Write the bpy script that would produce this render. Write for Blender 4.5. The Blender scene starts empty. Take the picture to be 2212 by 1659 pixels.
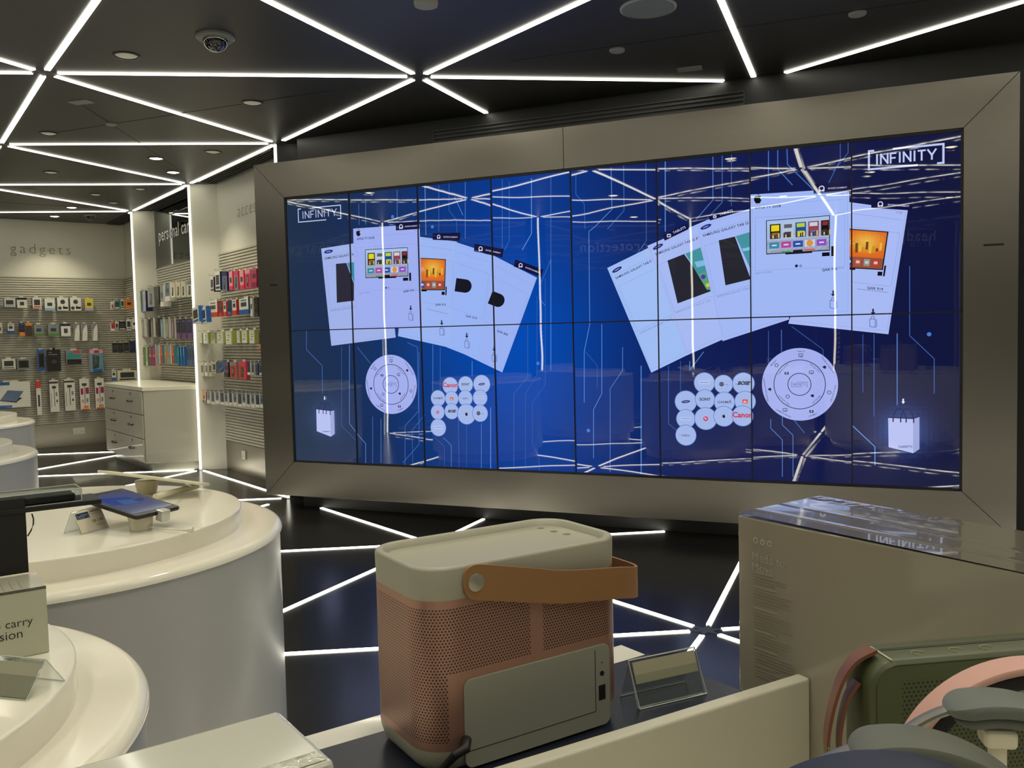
import bpy, bmesh, math, random
from mathutils import Vector, Matrix
random.seed(7)
PI=math.pi
S=bpy.context.scene; C=S.collection
# ------------------------------------------------------------ camera, world, exposure
IW,IH=2212,1659
FPX,PITCH,ROLL,HC,ZC=1901.03,0.0551,-0.0233,1.33,2.964
cp,sp,cr,sr=math.cos(PITCH),math.sin(PITCH),math.cos(ROLL),math.sin(ROLL)
FWD=Vector((0,cp,-sp)); UP0=Vector((0,sp,cp)); R0=Vector((1,0,0))
CR=cr*R0+sr*UP0; CU=-sr*R0+cr*UP0
cd=bpy.data.cameras.new('camera'); cam=bpy.data.objects.new('camera',cd); C.objects.link(cam)
cd.sensor_fit='HORIZONTAL'; cd.sensor_width=36; cd.lens=36*FPX/IW; cd.clip_start=.02
m3=Matrix((CR,CU,-FWD)).transposed(); cam.matrix_world=Matrix.Translation((0,0,HC))@m3.to_4x4()
S.camera=cam
wd=bpy.data.worlds.new('world'); S.world=wd; wd.use_nodes=True
wd.node_tree.nodes['Background'].inputs[0].default_value=(.9,.85,.7,1); wd.node_tree.nodes['Background'].inputs[1].default_value=.02
S.view_settings.view_transform='Standard'; S.view_settings.look='None'; S.view_settings.gamma=1
S.view_settings.use_curve_mapping=False; S.view_settings.exposure=0.0
LED_POWER=9.0; SPOT_POWER=50.0; WARM=(1,.93,.72)
# ------------------------------------------------------------ rays and planes (photo measurements -> places in the room)
CAM=Vector((0,0,HC))
def ray(x,y): return CR*((x-IW/2)/FPX)-CU*((y-IH/2)/FPX)+FWD
def atz(x,y,z): d=ray(x,y); return CAM+d*((z-HC)/d.z)
def pl(x,y,P0,nv): d=ray(x,y); return CAM+d*(((P0-CAM).dot(nv))/d.dot(nv))
# shop wall frame: origin D, A = along the wall away from viewer, M = into the wall
D0=Vector((-3.28,9.17,0)); A=Vector((-.609,.793,0)).normalized(); M=Vector((A.y,-A.x,0))
def W3(a,m,z): return D0+A*a+M*m+Vector((0,0,z))
def wp(x,y,off): X=pl(x,y,D0+M*off,M); return (X-D0).dot(A),X.z
def gp(x,y,off=0): X=pl(x,y,D0+A*(3.6-off),A); return (X-D0).dot(M),X.z
# video wall frame
SO=Vector((-1.7097,6.8323,.3893)); SY=-.4103
U=Vector((math.cos(SY),math.sin(SY),0)); N=Vector((-math.sin(SY),math.cos(SY),0)); SW,SH=4.6447,2.0322
def SP(x,y): X=pl(x,y,SO,N)-SO; return (X.dot(U),X.z)
# ------------------------------------------------------------ materials
def lin(c):
    c=c/255.
    return c/12.92 if c<=.04045 else ((c+.055)/1.055)**2.4
def rgb(t): return (lin(t[0]),lin(t[1]),lin(t[2]),1)
MATS={}
def mat(name,col,rough=.5,metal=0,spec=.5,coat=0,emit=0,trans=0,ior=1.5,noise=None,aniso=0,alpha=1,coatr=.03,bump=0):
    if name in MATS: return MATS[name]
    m=bpy.data.materials.new(name); m.use_nodes=True; nt=m.node_tree; b=nt.nodes['Principled BSDF']
    c=rgb(col); b.inputs['Base Color'].default_value=c; b.inputs['Roughness'].default_value=rough
    b.inputs['Metallic'].default_value=metal; b.inputs['Specular IOR Level'].default_value=spec; b.inputs['IOR'].default_value=ior
    b.inputs['Coat Weight'].default_value=coat; b.inputs['Coat Roughness'].default_value=coatr
    b.inputs['Transmission Weight'].default_value=trans; b.inputs['Anisotropic'].default_value=aniso; b.inputs['Alpha'].default_value=alpha
    if emit: b.inputs['Emission Color'].default_value=c; b.inputs['Emission Strength'].default_value=emit
    if noise or bump:
        tc=nt.nodes.new('ShaderNodeTexCoord'); mp=nt.nodes.new('ShaderNodeMapping'); nz=nt.nodes.new('ShaderNodeTexNoise')
        sc,amt=(noise or ((6,6,6),0)); mp.inputs['Scale'].default_value=sc; nz.inputs['Scale'].default_value=1; nz.inputs['Detail'].default_value=3
        nt.links.new(tc.outputs['Object'],mp.inputs[0]); nt.links.new(mp.outputs[0],nz.inputs['Vector'])
        if amt:
            r=nt.nodes.new('ShaderNodeMapRange'); r.inputs['To Min'].default_value=1-amt; r.inputs['To Max'].default_value=1+amt
            nt.links.new(nz.outputs['Fac'],r.inputs['Value'])
            mx=nt.nodes.new('ShaderNodeMix'); mx.data_type='RGBA'; mx.blend_type='MULTIPLY'; mx.inputs['Factor'].default_value=1
            mx.inputs['A'].default_value=c; nt.links.new(r.outputs[0],mx.inputs['B']); nt.links.new(mx.outputs['Result'],b.inputs['Base Color'])
        if bump:
            bp=nt.nodes.new('ShaderNodeBump'); bp.inputs['Strength'].default_value=bump; bp.inputs['Distance'].default_value=.01
            nt.links.new(nz.outputs['Fac'],bp.inputs['Height']); nt.links.new(bp.outputs[0],b.inputs['Normal'])
    MATS[name]=m; return m
def attr_mat(name,rough=.4,coat=0,spec=.5):
    m=bpy.data.materials.new(name); m.use_nodes=True; nt=m.node_tree; b=nt.nodes['Principled BSDF']
    a=nt.nodes.new('ShaderNodeVertexColor'); a.layer_name='Col'; nt.links.new(a.outputs['Color'],b.inputs['Base Color'])
    b.inputs['Roughness'].default_value=rough; b.inputs['Coat Weight'].default_value=coat; b.inputs['Specular IOR Level'].default_value=spec
    return m
M_PACK=attr_mat('printed packaging',.32,.3)
M_INK=attr_mat('matt print',.6,0,.2)
def led_mat(p,nm):
    m=bpy.data.materials.new(nm); m.use_nodes=True; nt=m.node_tree; nt.nodes.clear()
    e=nt.nodes.new('ShaderNodeEmission'); e.inputs[0].default_value=(1,.96,.80,1); e.inputs[1].default_value=p
    o=nt.nodes.new('ShaderNodeOutputMaterial'); nt.links.new(e.outputs[0],o.inputs[0]); return m
M_LED=led_mat(LED_POWER,'lit diffuser'); M_LEDP=led_mat(1.7,'lit pillar diffuser')
def screen_mat():
    m=bpy.data.materials.new('display glass'); m.use_nodes=True; nt=m.node_tree; nt.nodes.clear(); L=nt.links.new
    nn=nt.nodes.new
    at=nn('ShaderNodeVertexColor'); at.layer_name='Col'
    e=nn('ShaderNodeEmission'); e.inputs[1].default_value=.92; L(at.outputs['Color'],e.inputs[0])
    g=nn('ShaderNodeBsdfGlossy'); g.inputs['Roughness'].default_value=.012
    fr=nn('ShaderNodeFresnel'); fr.inputs['IOR'].default_value=1.52
    mr=nn('ShaderNodeMath'); mr.operation='MULTIPLY'; mr.inputs[1].default_value=1.7; L(fr.outputs[0],mr.inputs[0])
    cc=nn('ShaderNodeCombineColor')
    for i in range(3): L(mr.outputs[0],cc.inputs[i])
    L(cc.outputs[0],g.inputs['Color'])
    # every display panel hangs a touch out of true: tilt the reflection per panel
    tc=nn('ShaderNodeTexCoord'); sc=nn('ShaderNodeVectorMath'); sc.operation='MULTIPLY'; sc.inputs[1].default_value=(8/SW,2/SH,0)
    fl=nn('ShaderNodeVectorMath'); fl.operation='FLOOR'; wn=nn('ShaderNodeTexWhiteNoise'); wn.noise_dimensions='3D'
    L(tc.outputs['Object'],sc.inputs[0]); L(sc.outputs[0],fl.inputs[0]); L(fl.outputs[0],wn.inputs['Vector'])
    nz=nn('ShaderNodeTexNoise'); nz.inputs['Scale'].default_value=2.2; nz.inputs['Detail'].default_value=1; L(tc.outputs['Object'],nz.inputs['Vector'])
    def cen(src,k):
        a=nn('ShaderNodeVectorMath'); a.operation='SUBTRACT'; a.inputs[1].default_value=(.5,.5,.5); L(src,a.inputs[0])
        b=nn('ShaderNodeVectorMath'); b.operation='SCALE'; b.inputs['Scale'].default_value=k; L(a.outputs[0],b.inputs[0]); return b.outputs[0]
    ge=nn('ShaderNodeNewGeometry')
    s1=nn('ShaderNodeVectorMath'); L(ge.outputs['Normal'],s1.inputs[0]); L(cen(wn.outputs['Color'],.007),s1.inputs[1])
    s2=nn('ShaderNodeVectorMath'); L(s1.outputs[0],s2.inputs[0]); L(cen(nz.outputs['Color'],.006),s2.inputs[1])
    no=nn('ShaderNodeVectorMath'); no.operation='NORMALIZE'; L(s2.outputs[0],no.inputs[0]); L(no.outputs[0],g.inputs['Normal'])
    ad=nn('ShaderNodeAddShader'); L(e.outputs[0],ad.inputs[0]); L(g.outputs[0],ad.inputs[1])
    o=nn('ShaderNodeOutputMaterial'); L(ad.outputs[0],o.inputs[0]); return m
M_SCR=screen_mat()
def clear_mat():
    m=bpy.data.materials.new('clear acrylic'); m.use_nodes=True; nt=m.node_tree; nt.nodes.clear(); L=nt.links.new
    t=nt.nodes.new('ShaderNodeBsdfTransparent'); t.inputs[0].default_value=(.9,.92,.92,1)
    g=nt.nodes.new('ShaderNodeBsdfGlossy'); g.inputs['Roughness'].default_value=.03
    f=nt.nodes.new('ShaderNodeLayerWeight'); f.inputs[0].default_value=.35
    mx=nt.nodes.new('ShaderNodeMixShader'); q=nt.nodes.new('ShaderNodeMath'); q.operation='MULTIPLY'; q.inputs[1].default_value=.45; L(f.outputs['Facing'],q.inputs[0]); L(q.outputs[0],mx.inputs[0]); L(t.outputs[0],mx.inputs[1]); L(g.outputs[0],mx.inputs[2])
    o=nt.nodes.new('ShaderNodeOutputMaterial'); L(mx.outputs[0],o.inputs[0]); return m
M_CLEAR=clear_mat()
M_WHITE=mat('white gloss laminate',(226,224,214),.22,coat=.5)
M_WALL=mat('white painted wall',(208,205,189),.45,noise=((3,3,3),.02))
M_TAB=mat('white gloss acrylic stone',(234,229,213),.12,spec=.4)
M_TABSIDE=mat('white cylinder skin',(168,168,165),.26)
M_STEEL=mat('brushed steel',(150,144,132),.3,metal=1,noise=((1.5,1.5,90),.06),aniso=.4)
M_FRAME=mat('brushed champagne steel',(127,122,113),.32,metal=1,noise=((1,1,60),.04),aniso=.3)
M_DARK=mat('black painted panel',(9,10,12),.5)
M_BLACK=mat('matt black',(12,12,13),.55)
M_GLOSSBLACK=mat('gloss black plastic',(10,10,12),.15)
M_GROOVE=mat('slatwall',(190,186,170),.4)
# ------------------------------------------------------------ mesh building
class MB:
    def __init__(s): s.v=[];s.f=[];s.c=[];s.uv=None
    def add(s,vs,fs,col=None):
        o=len(s.v); s.v+= [Vector(v) for v in vs]; s.f+=[tuple(i+o for i in f) for f in fs]; s.c+=[col]*len(fs)
    def box(s,x0,x1,y0,y1,z0,z1,col=None,fr=None):
        vs=[(x0,y0,z0),(x1,y0,z0),(x1,y1,z0),(x0,y1,z0),(x0,y0,z1),(x1,y0,z1),(x1,y1,z1),(x0,y1,z1)]
        if fr: vs=[fr(*v) for v in vs]
        s.add(vs,[(0,3,2,1),(4,5,6,7),(0,1,5,4),(1,2,6,5),(2,3,7,6),(3,0,4,7)],col)
    def prism(s,poly,z0,z1,col=None):
        n=len(poly); s.add([(p[0],p[1],z0) for p in poly]+[(p[0],p[1],z1) for p in poly],
          [tuple(reversed(range(n))),tuple(range(n,2*n))]+[(i,(i+1)%n,n+(i+1)%n,n+i) for i in range(n)],col)
    def poly(s,pts,col=None): s.add(pts,[tuple(range(len(pts)))],col)
    def tube(s,pts,r,n=8,col=None,closed=False):
        pts=[Vector(p) for p in pts]; rings=[]; k=len(pts)
        for i,p in enumerate(pts):
            t=(pts[(i+1)%k] if (closed or i<k-1) else p)-(pts[i-1] if (closed or i>0) else p)
            t.normalize(); a=Vector((0,0,1)) if abs(t.z)<.9 else Vector((1,0,0)); x=t.cross(a).normalized(); y=t.cross(x)
            rr=r[i] if isinstance(r,(list,tuple)) else r
            rings.append([p+(x*math.cos(2*PI*j/n)+y*math.sin(2*PI*j/n))*rr for j in range(n)])
        vs=[v for q in rings for v in q]; fs=[]
        for i in range(k if closed else k-1):
            i2=(i+1)%k
            for j in range(n): fs.append((i*n+j,i*n+(j+1)%n,i2*n+(j+1)%n,i2*n+j))
        if not closed: fs+=[tuple(reversed(range(n))),tuple(range((k-1)*n,k*n))]
        s.add(vs,fs,col)
    def lathe(s,prof,n=96,col=None,c=(0,0,0)):
        vs=[];fs=[];k=len(prof)
        for r,z in prof:
            for j in range(n): vs.append((c[0]+r*math.cos(2*PI*j/n),c[1]+r*math.sin(2*PI*j/n),c[2]+z))
        for i in range(k-1):
            for j in range(n): fs.append((i*n+j,i*n+(j+1)%n,(i+1)*n+(j+1)%n,(i+1)*n+j))
        fs.append(tuple(reversed(range(n)))); fs.append(tuple(range((k-1)*n,k*n))); s.add(vs,fs,col)
    def loft(s,loops,cap=True,col=None):
        n=len(loops[0]);k=len(loops);vs=[v for l in loops for v in l];fs=[]
        for i in range(k-1):
            for j in range(n): fs.append((i*n+j,i*n+(j+1)%n,(i+1)*n+(j+1)%n,(i+1)*n+j))
        if cap: fs+=[tuple(reversed(range(n))),tuple(range((k-1)*n,k*n))]
        s.add(vs,fs,col)
    def build(s,name,m,parent=None,smooth=False,loc=None,rotz=0,bevel=0,fixn=True):
        me=bpy.data.meshes.new(name); me.from_pydata([tuple(v) for v in s.v],[],s.f); me.update()
        if fixn:
            b=bmesh.new(); b.from_mesh(me); bmesh.ops.recalc_face_normals(b,faces=b.faces); b.to_mesh(me); b.free()
        if any(c is not None for c in s.c):
            ca=me.color_attributes.new('Col','FLOAT_COLOR','CORNER')
            for p,c in zip(me.polygons,s.c):
                q=rgb(c or (200,200,200))
                for li in p.loop_indices: ca.data[li].color=q
        if smooth:
            me.shade_smooth() if hasattr(me,'shade_smooth') else None
            me.set_sharp_from_angle(angle=math.radians(38)) if hasattr(me,'set_sharp_from_angle') else None
        o=bpy.data.objects.new(name,me); C.objects.link(o); me.materials.append(m)
        if parent: o.parent=parent
        if loc is not None: o.location=loc
        o.rotation_euler[2]=rotz
        if bevel:
            bv=o.modifiers.new('edge','BEVEL'); bv.width=bevel; bv.segments=3; bv.limit_method='ANGLE'; bv.angle_limit=.6
        return o
def tag(o,label,cat,group=None,kind=None):
    o['label']=label; o['category']=cat
    if group: o['group']=group
    if kind: o['kind']=kind
    return o
def thing(name,label,cat,loc=(0,0,0),rotz=0,group=None):
    o=bpy.data.objects.new(name,None); C.objects.link(o); o.empty_display_size=.05
    o.location=loc; o.rotation_euler[2]=rotz; return tag(o,label,cat,group)
def struct(o): o['kind']='structure'; return o
def text_mesh(body,size=1,spacing=1,bold=0):
    cu=bpy.data.curves.new('t','FONT'); cu.body=body; cu.size=size; cu.space_character=spacing; cu.align_x='LEFT'; cu.offset=bold; cu.resolution_u=3
    ob=bpy.data.objects.new('t',cu); C.objects.link(ob); bpy.context.view_layer.update()
    me=bpy.data.meshes.new_from_object(ob.evaluated_get(bpy.context.evaluated_depsgraph_get()))
    vs=[v.co.copy() for v in me.vertices]; fs=[tuple(p.vertices) for p in me.polygons]
    bpy.data.objects.remove(ob); bpy.data.curves.remove(cu); bpy.data.meshes.remove(me); return vs,fs
def text_into(mb,body,org,ex,ey,width=None,size=None,col=None,spacing=1,bold=0,center=False):
    """lay lettering on the plane org+ex*x+ey*y; scaled to a width or letter size"""
    vs,fs=text_mesh(body,1,spacing,bold); x0=min(v.x for v in vs); x1=max(v.x for v in vs)
    k=width/(x1-x0) if width else size
    dx=-(x0+x1)/2 if center else -x0
    mb.add([org+ex*((v.x+dx)*k)+ey*(v.y*k) for v in vs],fs,col)
# ------------------------------------------------------------ lattice of light strips
e1=Vector((math.cos(.1171),math.sin(.1171),0)); e2=Vector((math.cos(.1171+PI/3),math.sin(.1171+PI/3),0)); LA=2.2095
OV={(0,0):(-2.75,5.363),(1,0):(-.538,5.615),(0,1):(-1.899,7.387),(-1,2):(-3.278,9.164),(-2,3):(-4.622,10.932),(2,-1):(.837,3.847),
 (1,-1):(-1.449,3.632),(0,-1):(-3.611,3.376),(1,-2):(-2.262,1.55),(2,-2):(-.125,1.826),(-1,-1):(-5.839,3.115),(0,-2):(-4.486,1.32),
 (1,-3):(-3.146,-.47),(2,-4):(-1.83,-2.229),(-1,1):(-4.075,7.192)}
def node(i,j):
    if (i,j) in OV: return Vector((*OV[(i,j)],0))
    p=Vector((-2.7373,5.3782,0))+(e1*i+e2*j)*LA; return p
def am(p): return (p-D0).dot(A),(p-D0).dot(M)
def sn(p): return (p-Vector((SO.x,SO.y,0))).dot(N),(p-Vector((SO.x,SO.y,0))).dot(U)
A0,A1,MR,ML=-13.0,3.6,.24,-5.99     # room extents in the wall frame
def inside(p,lim):
    a,m=am(p); d,uu=sn(p)
    if m<-5.76 or a>3.42 or a<A0+.3 or m>4.2: return False
    if a>-2.3 and m>.02: return False
    if a<=-2.3 and d>lim: return False
    return True
LINES=[]
for i in range(-9,9):
    for j in range(-9,9):
        for di,dj in ((1,0),(0,1),(-1,1)):
            LINES.append((node(i,j),node(i+di,j+dj)))
def clip(p,q,lim):
    n=220; t0=None; best=None
    for k in range(n+1):
        t=k/n; ok=inside(p.lerp(q,t),lim)
        if ok and t0 is None: t0=t
        if ok: t1=t
        if (not ok and t0 is not None): break
    if t0 is None or (t1-t0)<.06: return None
    return t0,t1
# ------------------------------------------------------------ room shell
def shell():
    ce=W3((A0+A1)/2,-1,0)
    def fr(a,m,z): return W3(a,m,z)
    # floor and ceiling reach past the screen wall on the right
    for nm,z0,z1,m in (('floor',-.1,0,mat('polished dark floor',(34,33,31),.2,coat=.0,ior=1.5,noise=((.8,.8,.8),.15))),
                       ('ceiling',ZC,ZC+.1,mat('satin charcoal ceiling',(50,49,46),.42,ior=1.5,noise=((.6,.6,.6),.1)))):
        b=MB(); b.box(A0,A1+.3,-6.3,4.5,z0,z1,fr=fr); struct(b.build(nm,m))
    b=MB(); b.box(A1,A1+.12,-6.2,MR+.1,0.3,ZC,fr=fr); struct(b.build('wall_end',M_WALL))
    b=MB(); b.box(-2.45,A1+.12,MR,MR+.12,.0,ZC,fr=fr); struct(b.build('wall_back',M_WALL))
    b=MB(); b.box(A0,A1+.12,ML-.12,ML,0,ZC,fr=fr); struct(b.build('wall_opposite',mat('dark glazed wall',(38,40,42),.2,coat=.5)))
    b=MB(); b.box(A0-.12,A0,ML,4.4,0,ZC,fr=fr); struct(b.build('wall_rear',mat('grey rear wall',(90,88,80),.5)))
    b=MB(); b.box(A0,-2.4,4.4,4.5,0,ZC,fr=fr); struct(b.build('wall_right',M_DARK))
    # black bulkhead behind the video wall
    def fs(u,n,z): p=Vector((SO.x,SO.y,0))+U*u+N*n; return Vector((p.x,p.y,z))
    b=MB(); b.box(-.16,8.2,.39,.5,0,ZC,fr=fs); struct(b.build('wall_screen',M_DARK))
    # steel base of the display bays
    for a0,a1,i in ((-2.25,-.0,'right'),(0.02,2.2,'middle'),(2.24,3.58,'left')):
        b=MB(); b.box(a0,a1,MR-.012,MR-.002,0,.3,fr=fr); struct(b.build('baseboard_'+i,M_STEEL))
    b=MB(); b.box(A1-.02,A1-.002,-6.0,MR,0,.3,fr=fr); b.box(A1,A1+.12,-6.2,MR+.1,0,.3,fr=fr); struct(b.build('baseboard_end',M_STEEL))
shell()
# ceiling seams
b=MB()
for k,(p,q) in enumerate(LINES):
    if k%7 in (0,3):
        mid=(p+q)/2; d=(q-p).normalized(); nn=Vector((-d.y,d.x,0)); p2,q2=mid-nn*1.3,mid+nn*1.3
        if inside(p2,.2) and inside(q2,.2): b.box(0,1,-.003,.003,ZC-.0015,ZC+.001,fr=lambda x,y,z:p2.lerp(q2,x)+d*y+Vector((0,0,z)))
struct(b.build('trim_1',M_BLACK))
# ------------------------------------------------------------ light strips and hubs
STRIP=.035
def strip(p,q,z,name,label,group,cat='light',gap=.075,lim=.3,gapends=(True,True)):
    c=clip(p,q,lim)
    if not c: return None
    t0,t1=c; L=(q-p).length
    if t0==0: t0=gap/L
    if t1==1: t1=1-gap/L
    a,b2=p.lerp(q,t0),p.lerp(q,t1); d=(b2-a).normalized(); nn=Vector((-d.y,d.x,0))
    mb=MB(); zz=(z-.006,z+.001) if z>1 else (-.001,.004)
    loc=(a+b2)/2
    sw=STRIP*(.92 if z>1 else .66)
    mb.box(0,1,-sw/2,sw/2,zz[0],zz[1],fr=lambda x,y,w:a.lerp(b2,x)+nn*y+Vector((0,0,w))-loc)
    return tag(mb.build(name,M_LED,loc=loc),label,cat,group)
def where(p):
    d=p-Vector((0,0,0)); ang=math.degrees(math.atan2(p.x,p.y))
    return d.length,ang
def visible(p,z):
    v=Vector((p.x,p.y,z))-CAM; d=v.dot(FWD)
    if d<.3: return None
    x=IW/2+FPX*v.dot(CR)/d; y=IH/2-FPX*v.dot(CU)/d
    return (x,y) if -60<x<IW+60 and -60<y<IH+60 else None
used={}
DIRN=['running crosswise','slanting away','running along the aisle']
def strips(z,kind):
    n=0
    for k,(p,q) in enumerate(LINES):
        lim=.37 if z>1 else .145
        seen=[visible(p.lerp(q,t/10),z) for t in range(11)]; seen=[s for s in seen if s]
        inview=len(seen)>=2
        if not inview:
            if (p+q).length/2>7.5 : continue
            if z<1 and ((p+q)/2).length>6: continue
            lab='thin white light strip set in the '+kind+' outside the picture, seen only as a reflection'; g=kind+' light strips reflected in the screen'
        else:
            x=sum(s[0] for s in seen)/len(seen); y=sum(s[1] for s in seen)/len(seen)
            lab='white %s light strip %s, about %d percent across and %d percent down'%(kind,DIRN[k%3],round(100*x/IW),round(100*y/IH))
            g='glowing light strips in the '+kind
        o=strip(p,q,z,'light_strip',lab,g,lim=lim)
strips(ZC,'ceiling'); strips(0,'floor')
M_HUB=mat('grey hub plate',(96,98,98),.35,metal=.6)
for i in range(-9,9):
    for j in range(-9,9):
        p=node(i,j)
        for z,kind in ((ZC,'ceiling'),(0,'floor')):
            if not inside(p,.25) : continue
            s=visible(p,z)
            if not s: continue
            mb=MB(); pts=[]
            for k in range(12):
                r=.075 if k%2==0 else .032; an=.1171+k*PI/6; pts.append((r*math.cos(an),r*math.sin(an)))
            mb.prism(pts,-.003,.001) if z>1 else mb.prism(pts,-.001,.003)
            tag(mb.build('hub_plate',M_HUB,loc=(p.x,p.y,z)),'grey star-shaped %s joint plate, %d percent across and %d percent down'%(kind,round(100*s[0]/IW),round(100*s[1]/IH)),'joint plate','joint plates between light strips')
# ------------------------------------------------------------ pillars with corner light strips
def pillar(a,m0,into,label,white=True,led_label='',h=ZC,n=''):
    """triangular pillar: apex at the room side, base on the wall"""
    ap=W3(a,m0,0); s=1 if into>0 else -1
    d1=(e1 if s>0 else -e1); d2=(e2 if s>0 else -e2)
    dep=abs(into)/abs(d1.dot(M)); p1=ap+d1*dep; p2=ap+d2*(abs(into)/abs(d2.dot(M)))
    mb=MB(); mb.prism([(ap.x,ap.y),(p1.x,p1.y),(p2.x,p2.y)],0,h-.001)
    o=mb.build('trim_%s'%n,M_WALL if white else M_DARK); struct(o)
    o2=-M*s*.003
    mb=MB(); c=ap+o2; mb.box(-.011,.011,-.012,.006,.002,h-.01,fr=lambda x,y,z:A*x+M*(s*y)+Vector((0,0,z)))
    tag(mb.build('light_strip',M_LEDP if white or s>0 else M_LED,loc=(c.x,c.y,0)),led_label,'light','upright light strips on pillar corners')
pillar(-2.25,0,.24,'',False,'upright white light strip just left of the steel screen frame, mostly hidden behind it',n='pillar_1')
pillar(0.0,0,.24,'',True,'long upright white light strip on the pillar right of the drawer cabinet',n='pillar_2')
pillar(2.21,0,.24,'',True,'upright white light strip rising behind the drawer cabinet top',n='pillar_3')
for k,a in enumerate((1.2,-1.0,-3.243,-5.49,-7.726,-9.92,-12.1)):
    pillar(a,-5.73,-.25,'',False,'upright white light strip on a pillar behind the viewer, seen only reflected in the screen',n='pillar_%d'%(k+4))
# the black pillar return next to the screen frame
# ------------------------------------------------------------ slat walls, signs
def slats(a0,a1,mk,z0,z1,name,label,pitch=.0295):
    n=int((z1-z0)/pitch); pitch=(z1-z0)/n; mb=MB()
    prof=[]
    for k in range(n):
        z=z0+k*pitch; prof+=[(0.0,z),(0.0,z+pitch*.30),(.016,z+pitch*.36),(.016,z+pitch*.94)]
    prof.append((0.0,z1))
    vs=[];fs=[]
    for t,z in prof: vs+=[mk(a0,t,z),mk(a1,t,z)]
    for i in range(len(prof)-1): fs.append((2*i,2*i+1,2*i+3,2*i+2))
    o=len(vs)
    vs+=[mk(a0,-.001,z0),mk(a1,-.001,z0),mk(a0,-.001,z1),mk(a1,-.001,z1)]
    fs+=[(o,o+1,o+3,o+2)]
    mb.add(vs,fs); return tag(mb.build(name,M_GROOVE,fixn=False),label,'slatwall')
slats(-2.08,-.15,lambda a,t,z:W3(a,MR-.003-t,z),.3,2.25,'slatwall_panel','white slatted panel in the right bay beside the steel screen frame')
slats(.16,2.06,lambda a,t,z:W3(a,MR-.003-t,z),.885,2.25,'slatwall_panel','white slatted panel above the drawer cabinet in the middle bay')
slats(2.35,3.58,lambda a,t,z:W3(a,MR-.003-t,z),.3,2.24,'slatwall_panel','narrow white slatted panel between the gadgets wall and the far pillar')
slats(MR-.02,-5.9,lambda m,t,z:W3(A1-.003-t,m,z),.3,2.24,'slatwall_panel','wide white slatted panel below the grey gadgets lettering')
M_SIGN=mat('grey lettering',(128,126,112),.5); M_SIGNW=mat('white lettering',(250,250,246),.4)
def sign(text,org,ex,width,m,label,nm='lettering',spacing=1.15,flip=1,bold=0):
    mb=MB(); nrm=ex.cross(Vector((0,0,1)))
    text_into(mb,text,Vector((0,0,0)),ex,Vector((0,0,1)),width=width,spacing=spacing,bold=bold)
    return tag(mb.build(nm,m,loc=org,fixn=False),label,'sign')
# gadgets wall: camera sees it along +M to the right
m0,z0=gp(22,547); m1,_=gp(152,545)
sign('gadgets',W3(A1-.006,m0,z0+.005),M,m1-m0,M_SIGN,'thin grey wall lettering reading gadgets on the left end wall',spacing=1.3,bold=-.016)
a0,z0=wp(515,470,MR); 
sign('accessories',W3(a0,MR-.006,z0+.0),-A,1.03,M_SIGN,'grey wall lettering beginning acces, cut off by the steel screen frame',spacing=1.2,bold=-.016)
# mirror panel of the middle bay
def mirror_panel():
    t=thing('mirror_panel','dark mirror panel above the slats in the middle bay','mirror',W3(1.1,MR,2.25))
    L=t.location.copy()
    mb=MB(); mb.box(.1,2.19,MR-.012,MR-.003,2.262,ZC-.01,fr=lambda a,m,z:W3(a,m,z)-L)
    mb.build('glass',mat('grey mirror',(84,90,90),.03,metal=1),t)
    mb=MB(); mb.box(2.17,2.19,MR-.02,MR-.002,2.25,ZC-.01,fr=lambda a,m,z:W3(a,m,z)-L); mb.box(.1,2.19,MR-.02,MR-.002,2.25,2.262,fr=lambda a,m,z:W3(a,m,z)-L)
    mb.build('frame',M_STEEL,t)
mirror_panel()
sign('personal care',W3(1.91,MR-.016,2.57),-A,1.27,M_SIGNW,'white wall lettering reading personal care on the mirror panel',spacing=1.05,bold=.008)
for tx,a,w in (('power & chargers',-2.6,1.6),('protection',-6.57,1.0),('headphones',-10.9,1.2)):
    sign(tx,W3(a-w/2,ML+.02,2.57),A,w,M_SIGNW,'pale lettering reading %s on the wall behind the viewer, mirrored in the screen'%tx,spacing=1.15)
# ceiling vents in the bays and over the screen
def vent(fr,L,Wd,label,n=4):
    t=thing('air_vent',label,'vent',fr(0,0,0)); o=t.location.copy()
    mb=MB(); mb.box(-L/2,L/2,-Wd/2,Wd/2,.008,.012,fr=lambda x,y,z:fr(x,y,z)-o); mb.build('backing',M_BLACK,t)
    f=MB(); e=.008
    for y0,y1,x0,x1 in ((-Wd/2,-Wd/2+e,-L/2,L/2),(Wd/2-e,Wd/2,-L/2,L/2),(-Wd/2,Wd/2,-L/2,-L/2+e),(-Wd/2,Wd/2,L/2-e,L/2)): f.box(x0,x1,y0,y1,-.004,.008,fr=lambda x,y,z:fr(x,y,z)-o)
    f.build('frame',mat('grey vent metal',(52,52,50),.45),t)
    for k in range(n):
        y=-Wd/2+Wd*(k+1)/(n+1); g=MB(); g.box(-L/2,L/2,y-.006,y+.006,-.002,.008,fr=lambda x,y,z:fr(x,y,z)-o); g.build('slat',MATS['grey vent metal'],t)
vent(lambda x,y,z:W3(-1.15+x,.10+y,ZC-.013+z),1.8,.17,'slotted air vent in the ceiling left of the screen frame, above acces lettering')
vent(lambda x,y,z:W3(1.1+x,.10+y,ZC-.013+z),1.8,.17,'slotted air vent in the ceiling above the personal care mirror')
vent(lambda x,y,z:W3(2.95+x,.10+y,ZC-.013+z),1.1,.17,'slotted air vent in the ceiling at the corner of the gadgets wall')
def scr(u,n,z): return Vector((SO.x,SO.y,0))+U*u+N*n+Vector((0,0,z))
vent(lambda x,y,z:scr(2.25+x,.377+z,2.80+y),2.3,.17,'long black air vent on the black wall above the steel screen frame',5)
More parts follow.
